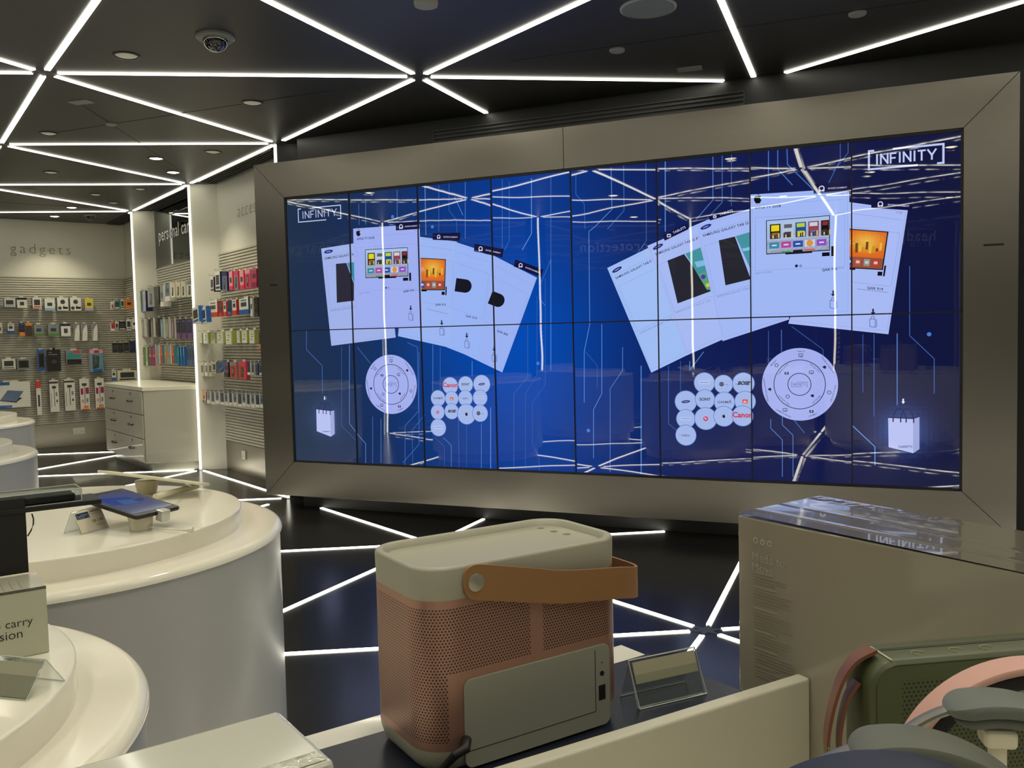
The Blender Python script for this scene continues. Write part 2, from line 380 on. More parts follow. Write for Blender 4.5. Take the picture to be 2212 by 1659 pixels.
# ------------------------------------------------------------ downlights and other ceiling fittings
def downlight(x,y,label,r=.055,on=0,power=0,pos=None):
    p=atz(x,y,ZC) if pos is None else Vector(pos)
    t=thing('downlight',label,'downlight',(p.x,p.y,ZC),group='recessed ceiling downlights' )
    mb=MB(); n=40
    mb.lathe([(r*1.25,0),(r*1.25,-.004),(r*1.05,-.006),(r,-.002),(r,0)],n=n); mb.build('trim_ring',mat('satin black ring',(30,30,29),.4),t,smooth=True)
    mb=MB(); mb.lathe([(r*.98,-.001),(r*.7,-.006),(r*.05,-.0075)],n=n)
    mb.build('lens',mat('lit lens',(255,244,214),.4,emit=14) if on else mat('frosted lens',(205,200,178),.3,emit=.12),t,smooth=True)
    if power:  # spot lamp added even in fittings whose lens is left unlit
        ld=bpy.data.lights.new('downlight_lamp','SPOT'); ld.energy=power; ld.color=WARM; ld.spot_size=math.radians(112); ld.spot_blend=.6; ld.shadow_soft_size=.045
        lo=bpy.data.objects.new('downlight_lamp',ld); C.objects.link(lo); lo.parent=t; lo.location=(0,0,-.02)
P=SPOT_POWER*.85
for x,y,lb,r,on,pw in ((273,120,'ceiling downlight right of the upper left strip crossing',.06,0,P),(545,222,'ceiling downlight between two strips left of the screen corner',.06,0,P*.5),
  (105,288,'ceiling downlight left of the small white ceiling disc',.055,0,P),(460,328,'ceiling downlight nearest the screen frame corner on the left ceiling',.06,0,P*.3),
  (337,342,'brightly glowing ceiling downlight, the brightest of all',.055,1,P),(374,372,'glowing ceiling downlight just below the brightest one',.055,1,P),
  (110,372,'dim-lens ceiling downlight with added lamp near the left edge under the second strip row',.055,0,P),(303,408,'ceiling downlight right of a faint one near the far hub',.055,0,P*.4),
  (207,420,'ceiling downlight between the third and fourth strip rows',.055,0,P),(245,438,'ceiling downlight above the far end of the ceiling',.055,0,P*.4),
  (155,448,'small glowing ceiling downlight over the gadgets wall',.055,1,P),(118,467,'lowest glowing ceiling downlight just above the gadgets wall',.055,1,P)):
    downlight(x,y,lb,r,on,pw)
P=SPOT_POWER
BEH=[(-2.4,2.2),(-1.2,.3),(.6,-.5),(-3.4,.6),(1.2,1.6),(-.3,2.9),(2.4,1.5),(-3.9,4.6),(-.2,-2.0),(3.2,3.0),(-5.2,5.6),(.1,.9)]
for k,(x,y) in enumerate(BEH):
    downlight(0,0,'recessed ceiling downlight above the viewer, outside the picture',.055,1,P*(.55 if x>-1.5 and y<2 else .8 if x>1 else 1),pos=(x,y,ZC))
def disc_fit(x,y,r,name,label,col,cat,dz=.012):
    p=atz(x,y,ZC); mb=MB(); mb.lathe([(r,0),(r,-dz*.6),(r*.93,-dz),(r*.1,-dz)],n=48)
    tag(mb.build(name,mat(name+' plastic',col,.45),loc=(p.x,p.y,ZC),smooth=True),label,cat)
def big_speaker():
    p=atz(1400,16,ZC); t=thing('recessed_speaker','large round pale grille speaker in the ceiling above the screen','speaker',(p.x,p.y,ZC)); r=.142
    mb=MB(); mb.lathe([(r,0),(r,-.006),(r*.93,-.009),(r*.93,-.004)],n=64); mb.build('rim',mat('pale rim',(150,150,144),.5),t,smooth=True)
    mb=MB(); mb.lathe([(r*.92,-.004),(r*.5,-.007),(r*.02,-.008)],n=64); mb.build('grille',mat('perforated grille',(118,118,114),.6,noise=((220,220,220),.25)),t,smooth=True)
big_speaker()
disc_fit(920,-3,.06,'smoke_detector','pale round fitting at the very top edge of the ceiling',(150,146,128),'ceiling fitting',.035)
disc_fit(1852,28,.045,'round_sensor','small round pale fitting on the black ceiling at upper right',(140,140,134),'ceiling fitting')
disc_fit(1333,107,.045,'round_sensor','small round grey fitting on the black ceiling below the big speaker',(92,92,90),'ceiling fitting')
disc_fit(240,267,.04,'round_sensor','small white disc on the grey ceiling at left',(150,150,142),'ceiling fitting')
disc_fit(65,410,.05,'round_sensor','faint grey disc on the ceiling near the left edge',(90,90,84),'ceiling fitting')
for x,y,lb in ((176,220,'small pale rectangular plate on the ceiling at left'),(1490,148,'small grey rectangular plate on the black ceiling above the screen')):
    p=atz(x,y,ZC); mb=MB(); mb.box(-.075,.075,-.04,.04,-.006,0); tag(mb.build('access_plate',mat('pale plate',(140,140,132),.5),loc=(p.x,p.y,ZC),rotz=-.3),lb,'ceiling plate')
def dome(x,y,r,label):
    p=atz(x,y,ZC); t=thing('dome_camera',label,'security camera',(p.x,p.y,ZC))
    mb=MB(); mb.lathe([(r,0),(r,-.012),(r*.9,-.022),(r*.6,-.024)],n=48); mb.build('housing',mat('grey camera housing',(120,120,114),.4),t,smooth=True)
    mb=MB(); R=r*.66; mb.lathe([(R*math.cos(q),-.02-R*.95*math.sin(q)) for q in [k*PI/2/9 for k in range(10)]][:-1]+[(R*.03,-.02-R*.95)],n=40)
    mb.build('dome',mat('smoked dome',(20,20,20),.08,coat=1),t,smooth=True)
dome(465,78,.1,'large dome security camera hanging from the grey ceiling at left'); dome(195,464,.08,'small dark dome security camera just above the gadgets wall')
# ------------------------------------------------------------ drawer cabinet
def cabinet():
    # footprint in the wall frame: slanted end at the pillar, long front parallel to the wall
    P0=(0.03,.0); Q=(.235,-.48); R=(1.85,-.48); T=(2.14,.0); T2=(2.03,MR-.03); P2=(.17,MR-.03)
    base=W3(1.05,-.1,0)
    t=thing('drawer_cabinet','white drawer cabinet with three drawers and chrome handles below the personal care shelf','cabinet',base)
    def fr(a,m,z): return W3(a,m,z)-base
    def pr(poly,z0,z1): mb=MB(); mb.prism([tuple((W3(a,m,0)-base).xy) for a,m in poly],z0,z1); return mb
    foot=[P0,Q,R,T,T2,P2]
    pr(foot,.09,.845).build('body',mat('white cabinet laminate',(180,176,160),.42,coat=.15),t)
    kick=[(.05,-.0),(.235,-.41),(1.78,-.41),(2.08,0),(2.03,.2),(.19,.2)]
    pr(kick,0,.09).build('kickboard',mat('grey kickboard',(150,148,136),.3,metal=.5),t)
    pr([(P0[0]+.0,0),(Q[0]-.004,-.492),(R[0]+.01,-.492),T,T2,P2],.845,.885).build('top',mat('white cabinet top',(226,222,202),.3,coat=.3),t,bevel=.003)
    zs=[.095,.345,.595,.838]
    for k in range(3):
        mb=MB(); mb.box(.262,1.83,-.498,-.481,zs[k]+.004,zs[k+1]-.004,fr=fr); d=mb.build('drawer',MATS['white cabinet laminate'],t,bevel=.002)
        for a in (.68,1.42):
            h=MB(); z=zs[k]+.125; h.tube([fr(a-.085,-.499,z+.006),fr(a-.07,-.522,z+.004),fr(a,-.53,z),fr(a+.07,-.522,z+.004),fr(a+.085,-.499,z+.006)],.0065)
            h.build('handle',mat('dark chrome',(96,94,88),.25,metal=1),d,smooth=True)
            l=MB(); c=fr(a,-.499,z+.085); l.box(-.008,.008,-.003,.003,-.012,.012,fr=lambda x,y,w:c+A*x+M*y+Vector((0,0,w))); l.build('lock',MATS['dark chrome'],d)
cabinet()
# sockets on the steel base
def socket(org,ex,w,label,n):
    t=thing('power_socket',label,'socket',org); nrm=Vector((ex.y,-ex.x,0))
    mb=MB(); mb.box(-w/2,w/2,0,.012,-.045,.045,fr=lambda x,y,z:ex*x+nrm*y+Vector((0,0,z))); mb.build('plate',mat('white socket plate',(216,214,198),.35),t,bevel=.003)
    for k in range(n):
        h=MB(); cx=(k-(n-1)/2)*.07
        for dx,dz in ((0,.012),(-.011,-.008),(.011,-.008)): h.box(cx+dx-.003,cx+dx+.003,.012,.0128,dz-.003,dz+.003,fr=lambda x,y,z:ex*x+nrm*y+Vector((0,0,z)))
        h.build('socket_holes',M_BLACK,t)
mm,zz=gp(170,931,.02); socket(W3(A1-.021,mm,zz),M,.15,'double white wall socket on the steel base of the gadgets wall',2)
aa,zz=wp(528,983,MR-.012); socket(W3(aa,MR-.0125,zz),-A,.09,'single white wall socket on the steel base next to the screen frame',1)
# ------------------------------------------------------------ round display tables
def round_table(cx,cy,label,r1=.612,r2=.507,zl=.842,zu=.89):
    t=thing('round_table',label,'table',(cx,cy,0),group='two-tier round white display tables')
    mb=MB(); mb.lathe([(r1-.06,.003),(r1-.06,.1)],n=128); mb.build('kick_ring',mat('kick ring with painted glow',(214,190,150),.4),t,smooth=True)  # warm light below the table is painted as base colour; ring emits nothing
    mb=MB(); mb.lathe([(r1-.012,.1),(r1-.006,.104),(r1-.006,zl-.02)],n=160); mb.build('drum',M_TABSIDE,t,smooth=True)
    mb=MB(); mb.lathe([(r1-.006,zl-.02),(r1-.001,zl-.0185)]+[(r1-.018+.018*math.cos(q),zl-.018+.018*math.sin(q)) for q in [k*PI/2/6 for k in range(7)]]+[(r1-.026,zl)],n=160); mb.build('lower_tier',M_TAB,t,smooth=True)
    mb=MB(); mb.lathe([(r2,zl)]+[(r2,zl+.012)]+[(r2-.004+.004*math.cos(q),zu-.004+.004*math.sin(q)) for q in [k*PI/2/5 for k in range(6)]]+[(r2-.009,zu)],n=160); mb.build('upper_tier',M_TAB,t,smooth=True)
    return t
T1=(-1.23,2.229); T2=(-1.048,1.024); T3=(.22,.42)
round_table(*T1,'large white round two-tier table carrying the dark tablet, at left')
round_table(*T2,'near white round two-tier table at lower left holding the carry text box',r1=.56,r2=.467)
round_table(-2.798,3.875,'white round table partly in view at the left edge below the gadgets wall')
round_table(-3.751,5.614,'farthest white round table at the left edge in front of the slatted wall')
round_table(-3.3,1.75,'white round table outside the picture at left, seen only reflected in the screen')
def counter():
    t=thing('display_table','white display table under the speakers and headphones in the foreground','table',(*T3,0))
    mb=MB(); mb.lathe([(.68,.003),(.68,.1),(.735,.104),(.735,.82),(.74,.822),(.74,.84)],n=128); mb.build('drum',M_TAB,t,smooth=True)
counter()
TZ=.84
# ------------------------------------------------------------ video wall
NAVY=(16,18,60)
class Gfx:
    """flat pictures shown on the display, in display coordinates (metres)"""
    def __init__(s): s.n=0
    def lay(s): s.n+=1; return -.0003-.00012*s.n
G_=Gfx()
vw=thing('video_wall','huge video wall of blue screens in a broad brushed steel frame showing product cards','video wall',SO,SY)
def gobj(mb,name,label=None):
    o=mb.build(name,M_SCR,vw,fixn=False)
    if label: o['label']=label
    return o
def P2(u,v,y): return (u,y,v)
def pts(px,y): return [P2(*SP(*q),y) for q in px]
# frame: four mitred bars, local axes x=u, y=into wall, z=up
FB=.272
def frame_bars():
    o=[(-.28,-FB),(SW+.275,-FB),(SW+.275,SH+FB+.005),(-.28,SH+FB+.005)]; i=[(-.004,-.006),(SW+.004,-.006),(SW+.004,SH+.006),(-.004,SH+.006)]
    for k,nm in enumerate(('bottom','right','top','left')):
        a,b,c,d=o[k],o[(k+1)%4],i[(k+1)%4],i[k]
        g=.0015
        mb=MB(); q=[a,b,c,d]; cx=sum(p[0] for p in q)/4; cz=sum(p[1] for p in q)/4
        if k in (0,2):
            x0,x1=min(p[0] for p in q),max(p[0] for p in q)
            q=[(p[0]+(g if p[0]<SW/2 else -g),p[1]) for p in q]
        else: q=[(p[0],p[1]+(g if p[1]<SH/2 else -g)) for p in q]
        parts=[q]
        if nm=='top':  # centre joint
            mx=2.28; qa=[(mx+.001,a[1]) if False else q[0],(mx+.0015,q[0][1]),(mx+.0015,q[2][1]),q[3]]
            parts=[[q[0],(mx+.0015,q[0][1]),(mx+.0015,q[2][1]),q[3]],[(mx-.0015,q[0][1]),q[1],q[2],(mx-.0015,q[2][1])]]
        for pq in parts:
            mb=MB(); n=4; fr=[(p[0],-.012,p[1]) for p in pq]; bk=[(p[0],.14,p[1]) for p in pq]
            mb.add(fr+bk,[(0,1,2,3),(7,6,5,4)]+[(j,4+j,4+(j+1)%4,(j+1)%4) for j in range(4)])
            mb.build('frame_bar',M_FRAME,vw,bevel=.0012)
frame_bars()
mb=MB(); mb.box(-.28,SW+.27,.14,.388,-.2,SH+.2); mb.box(-.05,SW+.1,.16,.388,-SO.z+.001,-.2); mb.build('housing',M_BLACK,vw)
mb=MB(); mb.box(-.004,SW+.004,.02,.03,-.006,SH+.006); mb.build('backing',M_BLACK,vw)
for px in ((593,616),(2146,529)):
    u,v=SP(*px); s=.05 if px[0]>1000 else .036
    mb=MB(); mb.box(u-s,u+s,-.0128,-.0115,v-.006,v+.006); mb.build('slot',M_BLACK,vw)
# screen panels with the blue picture
def bg(u,v):
    x=u/SW
    t=math.exp(-((u-1.92)/(1.0 if u<1.92 else .85))**2)*(.62+.38*math.exp(-((v-.9)/.7)**2)); t2=max(0,min(1,t))
    left=max(0,(.35-x)/.35)  # grey reflection of the bright wall, painted into the left of the picture
    r=18*(1-t2)+3*t2+left*17; g=26+50*t2+left*25; b=78+104*t2+left*6; b-=8*left
    if x>.8: b-=18*(x-.8)/.2; g-=4*(x-.8)/.2
    for gu,gv,k in GL:
        d=math.hypot(u-gu,v-gv); w=math.exp(-(d/.14)**2)*k; r+=60*w; g+=90*w; b+=130*w
    return (max(0,r),max(0,g),max(0,b))
GL=[(*SP(704,905),.3),(*SP(1950,930),.75)]
for i in range(8):
    for j in range(2):
        mb=MB(); n=20; m=36; g=.003
        u0,u1=i*SW/8+g,(i+1)*SW/8-g; v0,v1=j*SH/2+g,(j+1)*SH/2-g
        for a in range(n):
            for c in range(m):
                x0,x1=u0+(u1-u0)*a/n,u0+(u1-u0)*(a+1)/n; y0,y1=v0+(v1-v0)*c/m,v0+(v1-v0)*(c+1)/m
                mb.poly([P2(x0,y0,0),P2(x1,y0,0),P2(x1,y1,0),P2(x0,y1,0)],bg((x0+x1)/2,(y0+y1)/2))
        mb.build('screen_panel',M_SCR,vw,fixn=False)
def line(mb,p,q,w,y,col):
    p=Vector(p);q=Vector(q); d=(q-p).normalized(); n=Vector((-d.y,d.x))*w/2
    mb.poly([P2(p.x-n.x,p.y-n.y,y),P2(q.x-n.x,q.y-n.y,y),P2(q.x+n.x,q.y+n.y,y),P2(p.x+n.x,p.y+n.y,y)],col)
def disc(mb,c,r,y,col,n=48,r0=0):
    for k in range(n):
        a,b=2*PI*k/n,2*PI*(k+1)/n
        mb.poly([P2(c[0]+r0*math.cos(a),c[1]+r0*math.sin(a),y),P2(c[0]+r*math.cos(a),c[1]+r*math.sin(a),y),P2(c[0]+r*math.cos(b),c[1]+r*math.sin(b),y),P2(c[0]+r0*math.cos(b),c[1]+r0*math.sin(b),y)],col) if r0 else \
        mb.poly([P2(*c,y),P2(c[0]+r*math.cos(a),c[1]+r*math.sin(a),y),P2(c[0]+r*math.cos(b),c[1]+r*math.sin(b),y)],col)
# circuit traces
mb=MB(); y=G_.lay(); CT=(88,132,205); random.seed(11)
TR=[[(970,395),(970,455),(986,475),(988,522)],[(982,425),(1000,465)],[(905,760),(905,960),(870,1000)],[(1100,392),(1100,520),(1090,540)],[(1148,385),(1148,505),(1128,540)],[(1190,380),(1190,560),(1180,585),(1165,620)],
 [(1244,375),(1244,420),(1262,440),(1264,495)],[(1320,362),(1322,452),(1285,490),(1272,500),(1274,700),(1262,760),(1262,870)],[(1395,350),(1396,520),(1368,560)],[(1347,355),(1348,455),(1312,495)],[(1540,335),(1540,432),(1503,475)],[(1437,345),(1437,500)],
 [(1580,330),(1580,445)],[(1560,332),(1560,437),(1525,475)],[(1680,320),(1680,365),(1712,400)],[(1700,318),(1701,355),(1757,410)],[(1660,322),(1660,412)],[(1815,308),(1815,345),(1790,395)],[(1832,306),(1832,330),(1800,370)],
 [(1165,590),(1165,645),(1178,660)],[(1190,560),(1190,800)],[(1140,700),(1140,815),(1110,850),(1110,1015)],[(1160,640),(1160,810),(1135,850),(1135,1015)],[(1178,600),(1178,830),(1150,870),(1150,960),(1165,990),(1165,1018)],
 [(1300,700),(1300,850),(1282,885),(1282,990)],[(1265,760),(1290,790),(1290,840)],[(1345,750),(1345,800),(1318,840),(1318,1020)],[(1385,790),(1385,1024)],[(1444,790),(1444,915),(1462,930)],[(1470,780),(1470,845)],[(1490,780),(1490,800),(1520,760)],
 [(1660,715),(1660,800)],[(1688,712),(1688,760)],[(1710,705),(1778,755),(1778,790)],[(1665,905),(1665,925),(1690,950),(1690,1030)],[(1690,900),(1690,918),(1713,940),(1713,1030)],[(1713,905),(1738,935)],[(1864,722),(1864,848)],[(1888,722),(1888,900)],
 [(1965,575),(1965,725),(2018,775),(2018,850)],[(1938,720),(1938,875)],[(1842,920),(1890,965),(1890,1005)],[(662,715),(662,755),(696,790),(697,850)],[(772,750),(800,785)],[(738,748),(738,920),(748,930),(772,955)],[(755,745),(755,915),(778,945),(790,958),(790,1002)],
 [(823,905),(823,1000)],[(805,900),(805,1003)],[(880,740),(902,750),(904,888),(875,920),(875,1005)],[(918,895),(890,930),(892,1006)],[(935,745),(935,845)],[(951,750),(951,843)],[(1020,780),(1020,812)],[(940,945),(960,965),(960,1010)],[(957,945),(975,962),(975,1012)],[(990,905),(992,1012)],[(1008,917),(1008,1014)],[(1040,915),(1040,1015)],[(1060,880),(1060,1016)],
 [(790,430),(790,485)],[(775,440),(776,486)],[(858,410),(858,480)],[(918,400),(920,508)],[(948,400),(948,500)],[(1005,392),(1005,515)],[(1085,388),(1085,535)]]
for tr in TR:
    q=[SP(*p) for p in tr]
    w=random.choice((.0035,.0045,.006)); c=random.choice(((70,112,190),(96,140,212),(60,98,170)))
    for p1,p2 in zip(q,q[1:]): line(mb,p1,p2,w,y,c)
for p in ((1271,930),(705,905),(848,468),(1162,785),(2007,722),(934,490)): disc(mb,SP(*p),.012,y,(70,130,220),12)
gobj(mb,'circuit_pattern')
# logos: bracket and drawn letters
GLY={'I':[[(.5,0),(.5,1)]],'N':[[(0,0),(0,1),(1,0),(1,1)]],'F':[[(0,0),(0,1),(.95,1)],[(0,.5),(.8,.5)]],'T':[[(.5,0),(.5,1)],[(0,1),(1,1)]],'Y':[[(0,1),(.5,.42),(1,1)],[(.5,0),(.5,.42)]]}
GW={'I':.2,'N':.78,'F':.6,'T':.72,'Y':.86}
def logo(mb,fn,w,h,lw,col,flip=False):
    """fn(x,y)->point for a w by h box"""
    def seg(p,q,lw=lw):
        p=Vector(p);q=Vector(q); d=(q-p).normalized(); n=Vector((-d.y,d.x))*lw/2; p=p-d*lw/2*.9; q=q+d*lw/2*.9
        mb.poly([fn(p.x-n.x,p.y-n.y),fn(q.x-n.x,q.y-n.y),fn(q.x+n.x,q.y+n.y),fn(p.x+n.x,p.y+n.y)],col)
    seg((0,0),(0,h)); seg((0,h),(w*.06,h)); seg((0,0),(w*.65,0)); seg((w*.34,h),(w,h)); seg((w,h),(w,h*.0)); seg((w,0),(w*.93,0))
    H=h*.5; x=w*.1; word='INFINITY'; tot=sum(GW[c] for c in word)+.34*7; k=(w*.8)/tot; 
    for c in word:
        for st in GLY[c]:
            for a,b in zip(st,st[1:]): seg((x+a[0]*GW[c]*k,h*.26+a[1]*H),(x+b[0]*GW[c]*k,h*.26+b[1]*H),lw*.85)
        x+=(GW[c]+.34)*k
for a,b,c,nm in (((645,480),(735.5,443),.007,'logo on the far left screen'),((1877,366),(2038,311),.011,'large logo on the top right screen')):
    u0,v0=SP(*a); u1,v1=SP(*b); y=G_.lay(); mb=MB(); logo(mb,lambda x,z:P2(u0+x,v0+z,y),u1-u0,v1-v0,c,(196,208,250)); gobj(mb,'screen_logo',nm)
CARD=(168,186,246); CARDB=(160,190,250); INK=(30,32,54); TABC=(20,18,62)
def flat_text(mb,txt,a,b,y,col,bold=.01,spacing=1.05):
    p=Vector(SP(*a)); q=Vector(SP(*b)); d=(q-p); L=d.length; d.normalize(); n=Vector((-d.y,d.x))
    text_into(mb,txt,Vector((p.x,y,p.y)),Vector((d.x,0,d.y)),Vector((n.x,0,n.y)),width=L,col=col,spacing=spacing,bold=bold)
def plines(mb,pts_,w,y,col,close=True):
    q=[SP(*p) for p in pts_]; q2=q[1:]+([q[0]] if close else [])
    for a,b in zip(q,q2): line(mb,a,b,w,y,col)
def lerp2(a,b,t): return (a[0]+(b[0]-a[0])*t,a[1]+(b[1]-a[1])*t)
def card(poly,col,name,tabp=None,tabtxt=None,body=None,texts=(),label=None,priceline=None,bag=None):
    """poly TL,TR,BR,BL in photo px on the display plane"""
    mb=MB(); y=G_.lay(); mb.poly(pts([poly[3],poly[2],poly[1],poly[0]],y),col)
    TL,TR,BR,BL=poly
    def q(s,t): return lerp2(lerp2(TL,TR,s),lerp2(BL,BR,s),t)
    y2=G_.lay()
    for t in (.085,): plines(mb,[q(.06,t),q(.94,t)],.0028,y2,(150,168,234),False)
    plines(mb,[q(.05,.19),q(.95,.19),q(.95,.62),q(.05,.62)],.0028,y2,(150,168,234))
    plines(mb,[q(.02,.02),q(.98,.02),q(.98,.975),q(.02,.975)],.002,y2,(152,170,235))
    if priceline: plines(mb,[q(*priceline[0]),q(*priceline[1])],.003,y2,(120,138,210),False)
    if tabp:
        mb.poly(pts([tabp[3],tabp[2],tabp[1],tabp[0]],y2),TABC); y3=y2-.00005
        c=lerp2(lerp2(tabp[0],tabp[3],.5),lerp2(tabp[1],tabp[2],.5),.22); cu=SP(*c); hh=abs(SP(*tabp[0])[1]-SP(*tabp[3])[1])*.3
        if tabtxt=='TABLETS':
            for a,b in (((-1,-.8),(1,-.8)),((1,-.8),(1,.8)),((1,.8),(-1,.8)),((-1,.8),(-1,-.8))): line(mb,(cu[0]+a[0]*hh,cu[1]+a[1]*hh),(cu[0]+b[0]*hh,cu[1]+b[1]*hh),.006,y3,(210,215,245))
        else:
            disc(mb,cu,hh,y3,(210,215,245),16,hh*.62); disc(mb,(cu[0]-hh*.55,cu[1]-hh*.7),hh*.42,y3,(210,215,245),10); disc(mb,(cu[0]+hh*.55,cu[1]-hh*.7),hh*.42,y3,(210,215,245),10)
        flat_text(mb,tabtxt,lerp2(lerp2(tabp[0],tabp[3],.62),lerp2(tabp[1],tabp[2],.62),.40),lerp2(lerp2(tabp[0],tabp[3],.62),lerp2(tabp[1],tabp[2],.62),.92),y3,(200,206,240),.012)
    y4=G_.lay()
    for tx,a,b,cl,bo in texts: flat_text(mb,tx,a,b,y4,cl,bo)
    if body: body(mb,y4)
    if bag: minibag(mb,bag,y4)
    return gobj(mb,name,label)
def minibag(mb,c,y):
    u,v=SP(*c); k=.045; ln=(110,122,180)
    for a,b in (((-.4,-.5),(.25,-.62)),((.25,-.62),(.25,.45)),((.25,.45),(-.4,.5)),((-.4,.5),(-.4,-.5)),((.25,-.62),(.42,-.5)),((.42,-.5),(.42,.4)),((-.25,.5),(-.15,.85)),((-.15,.85),(.1,.85)),((.1,.85),(.15,.48))):
        line(mb,(u+a[0]*k,v+a[1]*k),(u+b[0]*k,v+b[1]*k),.004,y,ln)
    line(mb,(u,v+k*1.2),(u,v+k*1.8),.009,y,INK); mb.poly([P2(u-.014,v+k*1.35,y),P2(u,v+k*1.0,y),P2(u+.014,v+k*1.35,y)],INK)
def oval(mb,c,w,h,ang,y,col,n=28):
    u,v=SP(*c); ca,sa=math.cos(ang),math.sin(ang)
    P_=[(u+w*math.cos(2*PI*k/n)*ca-h*math.sin(2*PI*k/n)*sa, v+w*math.cos(2*PI*k/n)*sa+h*math.sin(2*PI*k/n)*ca) for k in range(n)]
    mb.poly([P2(*p,y) for p in P_],col)
def apple(mb,c,k,y,col=(14,14,22)):
    u,v=SP(*c)
    out=[(0,-.86),(.22,-.98),(.48,-.86),(.72,-.48),(.84,-.12),(.62,.02),(.52,.24),(.58,.48),(.78,.62),(.56,.82),(.26,.84),(0,.72),(-.28,.84),(-.6,.76),(-.84,.44),(-.86,0),(-.72,-.44),(-.46,-.84),(-.2,-.97)]
    mb.poly([P2(u+x*k,v+z*k,y) for x,z in out],col); mb.poly([P2(u+x*k,v+z*k,y) for x,z in ((0,.95),(.04,1.25),(.34,1.5),(.32,1.2),(.16,1.0))],col)
def quad(mb,p4,y,col): mb.poly(pts([p4[3],p4[2],p4[1],p4[0]],y),col)
def tvbody(fr4,kind):
    def f(mb,y):
        TL,TR,BR,BL=fr4
        def q(s,t): return lerp2(lerp2(TL,TR,s),lerp2(BL,BR,s),t)
        def r(s0,t0,s1,t1,col,yy): quad(mb,[q(s0,t0),q(s1,t0),q(s1,t1),q(s0,t1)],yy,col)
        quad(mb,fr4,y,(16,18,34)); 
        if kind=='grid':
            r(.012,.02,.988,.975,(172,196,232),y-.00002)
            for k in range(10): r(.012,.02+.0955*k,.988,.02+.0955*(k+1),(172-k*3,198-k*6,236-k*8),y-.00002)
            cols=[((24,22,16),(236,216,30),(150,110,50)),((190,200,222),(90,96,110),(60,66,80)),((30,80,150),(190,210,60),(210,205,60)),((150,70,80),(210,210,225),(110,100,150)),((24,18,22),(150,50,40),(70,50,46))]
            for k,(a,b,c) in enumerate(cols):
                s0=.06+k*.2; s1=min(.985,s0+.165); r(s0,.13,s1,.56,a,y-.00004); r(s0+.02,.16,s1-.02,.27 if k!=0 else .34,b,y-.00006); r(s0+.03,.38,s1-.03,.54,c,y-.00006)
                for z in range(5): r(s0+.01+z*.03,.40+.02*((z*7)%4),s0+.03+z*.03,.545,[(70,60,60),(220,200,120),(40,40,56)][z%3],y-.00008)
            for k,c in enumerate(((60,140,168),(188,70,160),(40,80,170),(214,220,240),(150,80,200))):
                r(.05+k*.185,.66,.05+k*.185+.155,.84,c,y-.00004)
                if k==3: disc(mb,SP(*q(.05+k*.185+.078,.75)),.02,y-.00006,(224,150,70),14)
                else: r(.09+k*.185,.73,.165+k*.185,.77,(214,222,245),y-.00006)
            r(.24,.935,.39,.975,(80,160,70),y-.00005); r(.42,.92,.57,.975,(24,26,34),y-.00005); r(.6,.92,.76,.96,(230,80,60),y-.00005)
        else:
            for k in range(14):
                for l in range(12):
                    d=math.hypot(k/13-.55,(l/11-.4)); cc=(236-40*max(0,d-.3),110+90*max(0,1-d*1.8),40+40*max(0,1-d*2.2))
                    r(.0+.97*k/14,.025+.68*l/12,.97*(k+1)/14,.025+.68*(l+1)/12,cc,y-.00002)
            for k in range(9): r(.2+.08*k,.30+.05*((k*5)%4),.26+.08*k,.5+.03*((k*3)%4),[(206,150,40),(120,70,30),(230,190,70)][k%3],y-.00004)
            r(.03,.3,.2,.32,(250,190,160),y-.00004); r(.03,.36,.26,.38,(250,190,160),y-.00004); r(.03,.42,.16,.43,(250,190,160),y-.00004)
            r(0,.70,.97,.975,(150,84,58),y-.00004)
            for k,c in enumerate(((50,70,150),(190,80,70),(150,150,150),(200,60,50))): r(.06+.22*k,.74,.21+.22*k,.92,c,y-.00006); r(.09+.22*k,.79,.18+.22*k,.86,(214,200,200),y-.00008)
        r(.3 if kind=='grid' else -.0,1.0,.72 if kind=='grid' else .3,1.035,(14,15,26),y)
        e=1.0; b0=q(.88,1.06)
        r(.875,1.045,.995,1.15,(16,16,26),y-.0002); r(1.02,.88,1.065,1.16,(16,16,26),y-.0002)
    return f
def tabbody(d4,t4,name=None):
    def f(mb,y):
        quad(mb,d4,y,(44,44,58)) if len(d4)==4 else mb.poly(pts(list(reversed(d4)),y),(44,44,58))
        if t4:
            mb.poly(pts(list(reversed(t4)),y-.00003),(62,140,160))
            c0=t4[0]; 
    return f
def pill(a,b,w):
    (x0,y0),(x1,y1)=a,b; L=math.hypot(x1-x0,y1-y0); d=((x1-x0)/L,(y1-y0)/L); nn=(-d[1],d[0])
    out=[(x0+nn[0]*w,y0+nn[1]*w),(x0-nn[0]*w,y0-nn[1]*w)]
    for k in range(9):
        q=-PI/2+PI*k/8; out.append((x1+d[0]*w*math.cos(q)*.9+nn[0]*w*math.sin(q),y1+d[1]*w*math.cos(q)*.9+nn[1]*w*math.sin(q)))
    return out
def samsung(mb,c,ang,y,k=.036): oval(mb,c,k,k*.33,ang,y,(32,40,120)); oval(mb,c,k*.55,k*.08,ang,y-.00002,(150,165,235))
CARD2=(176,192,250)
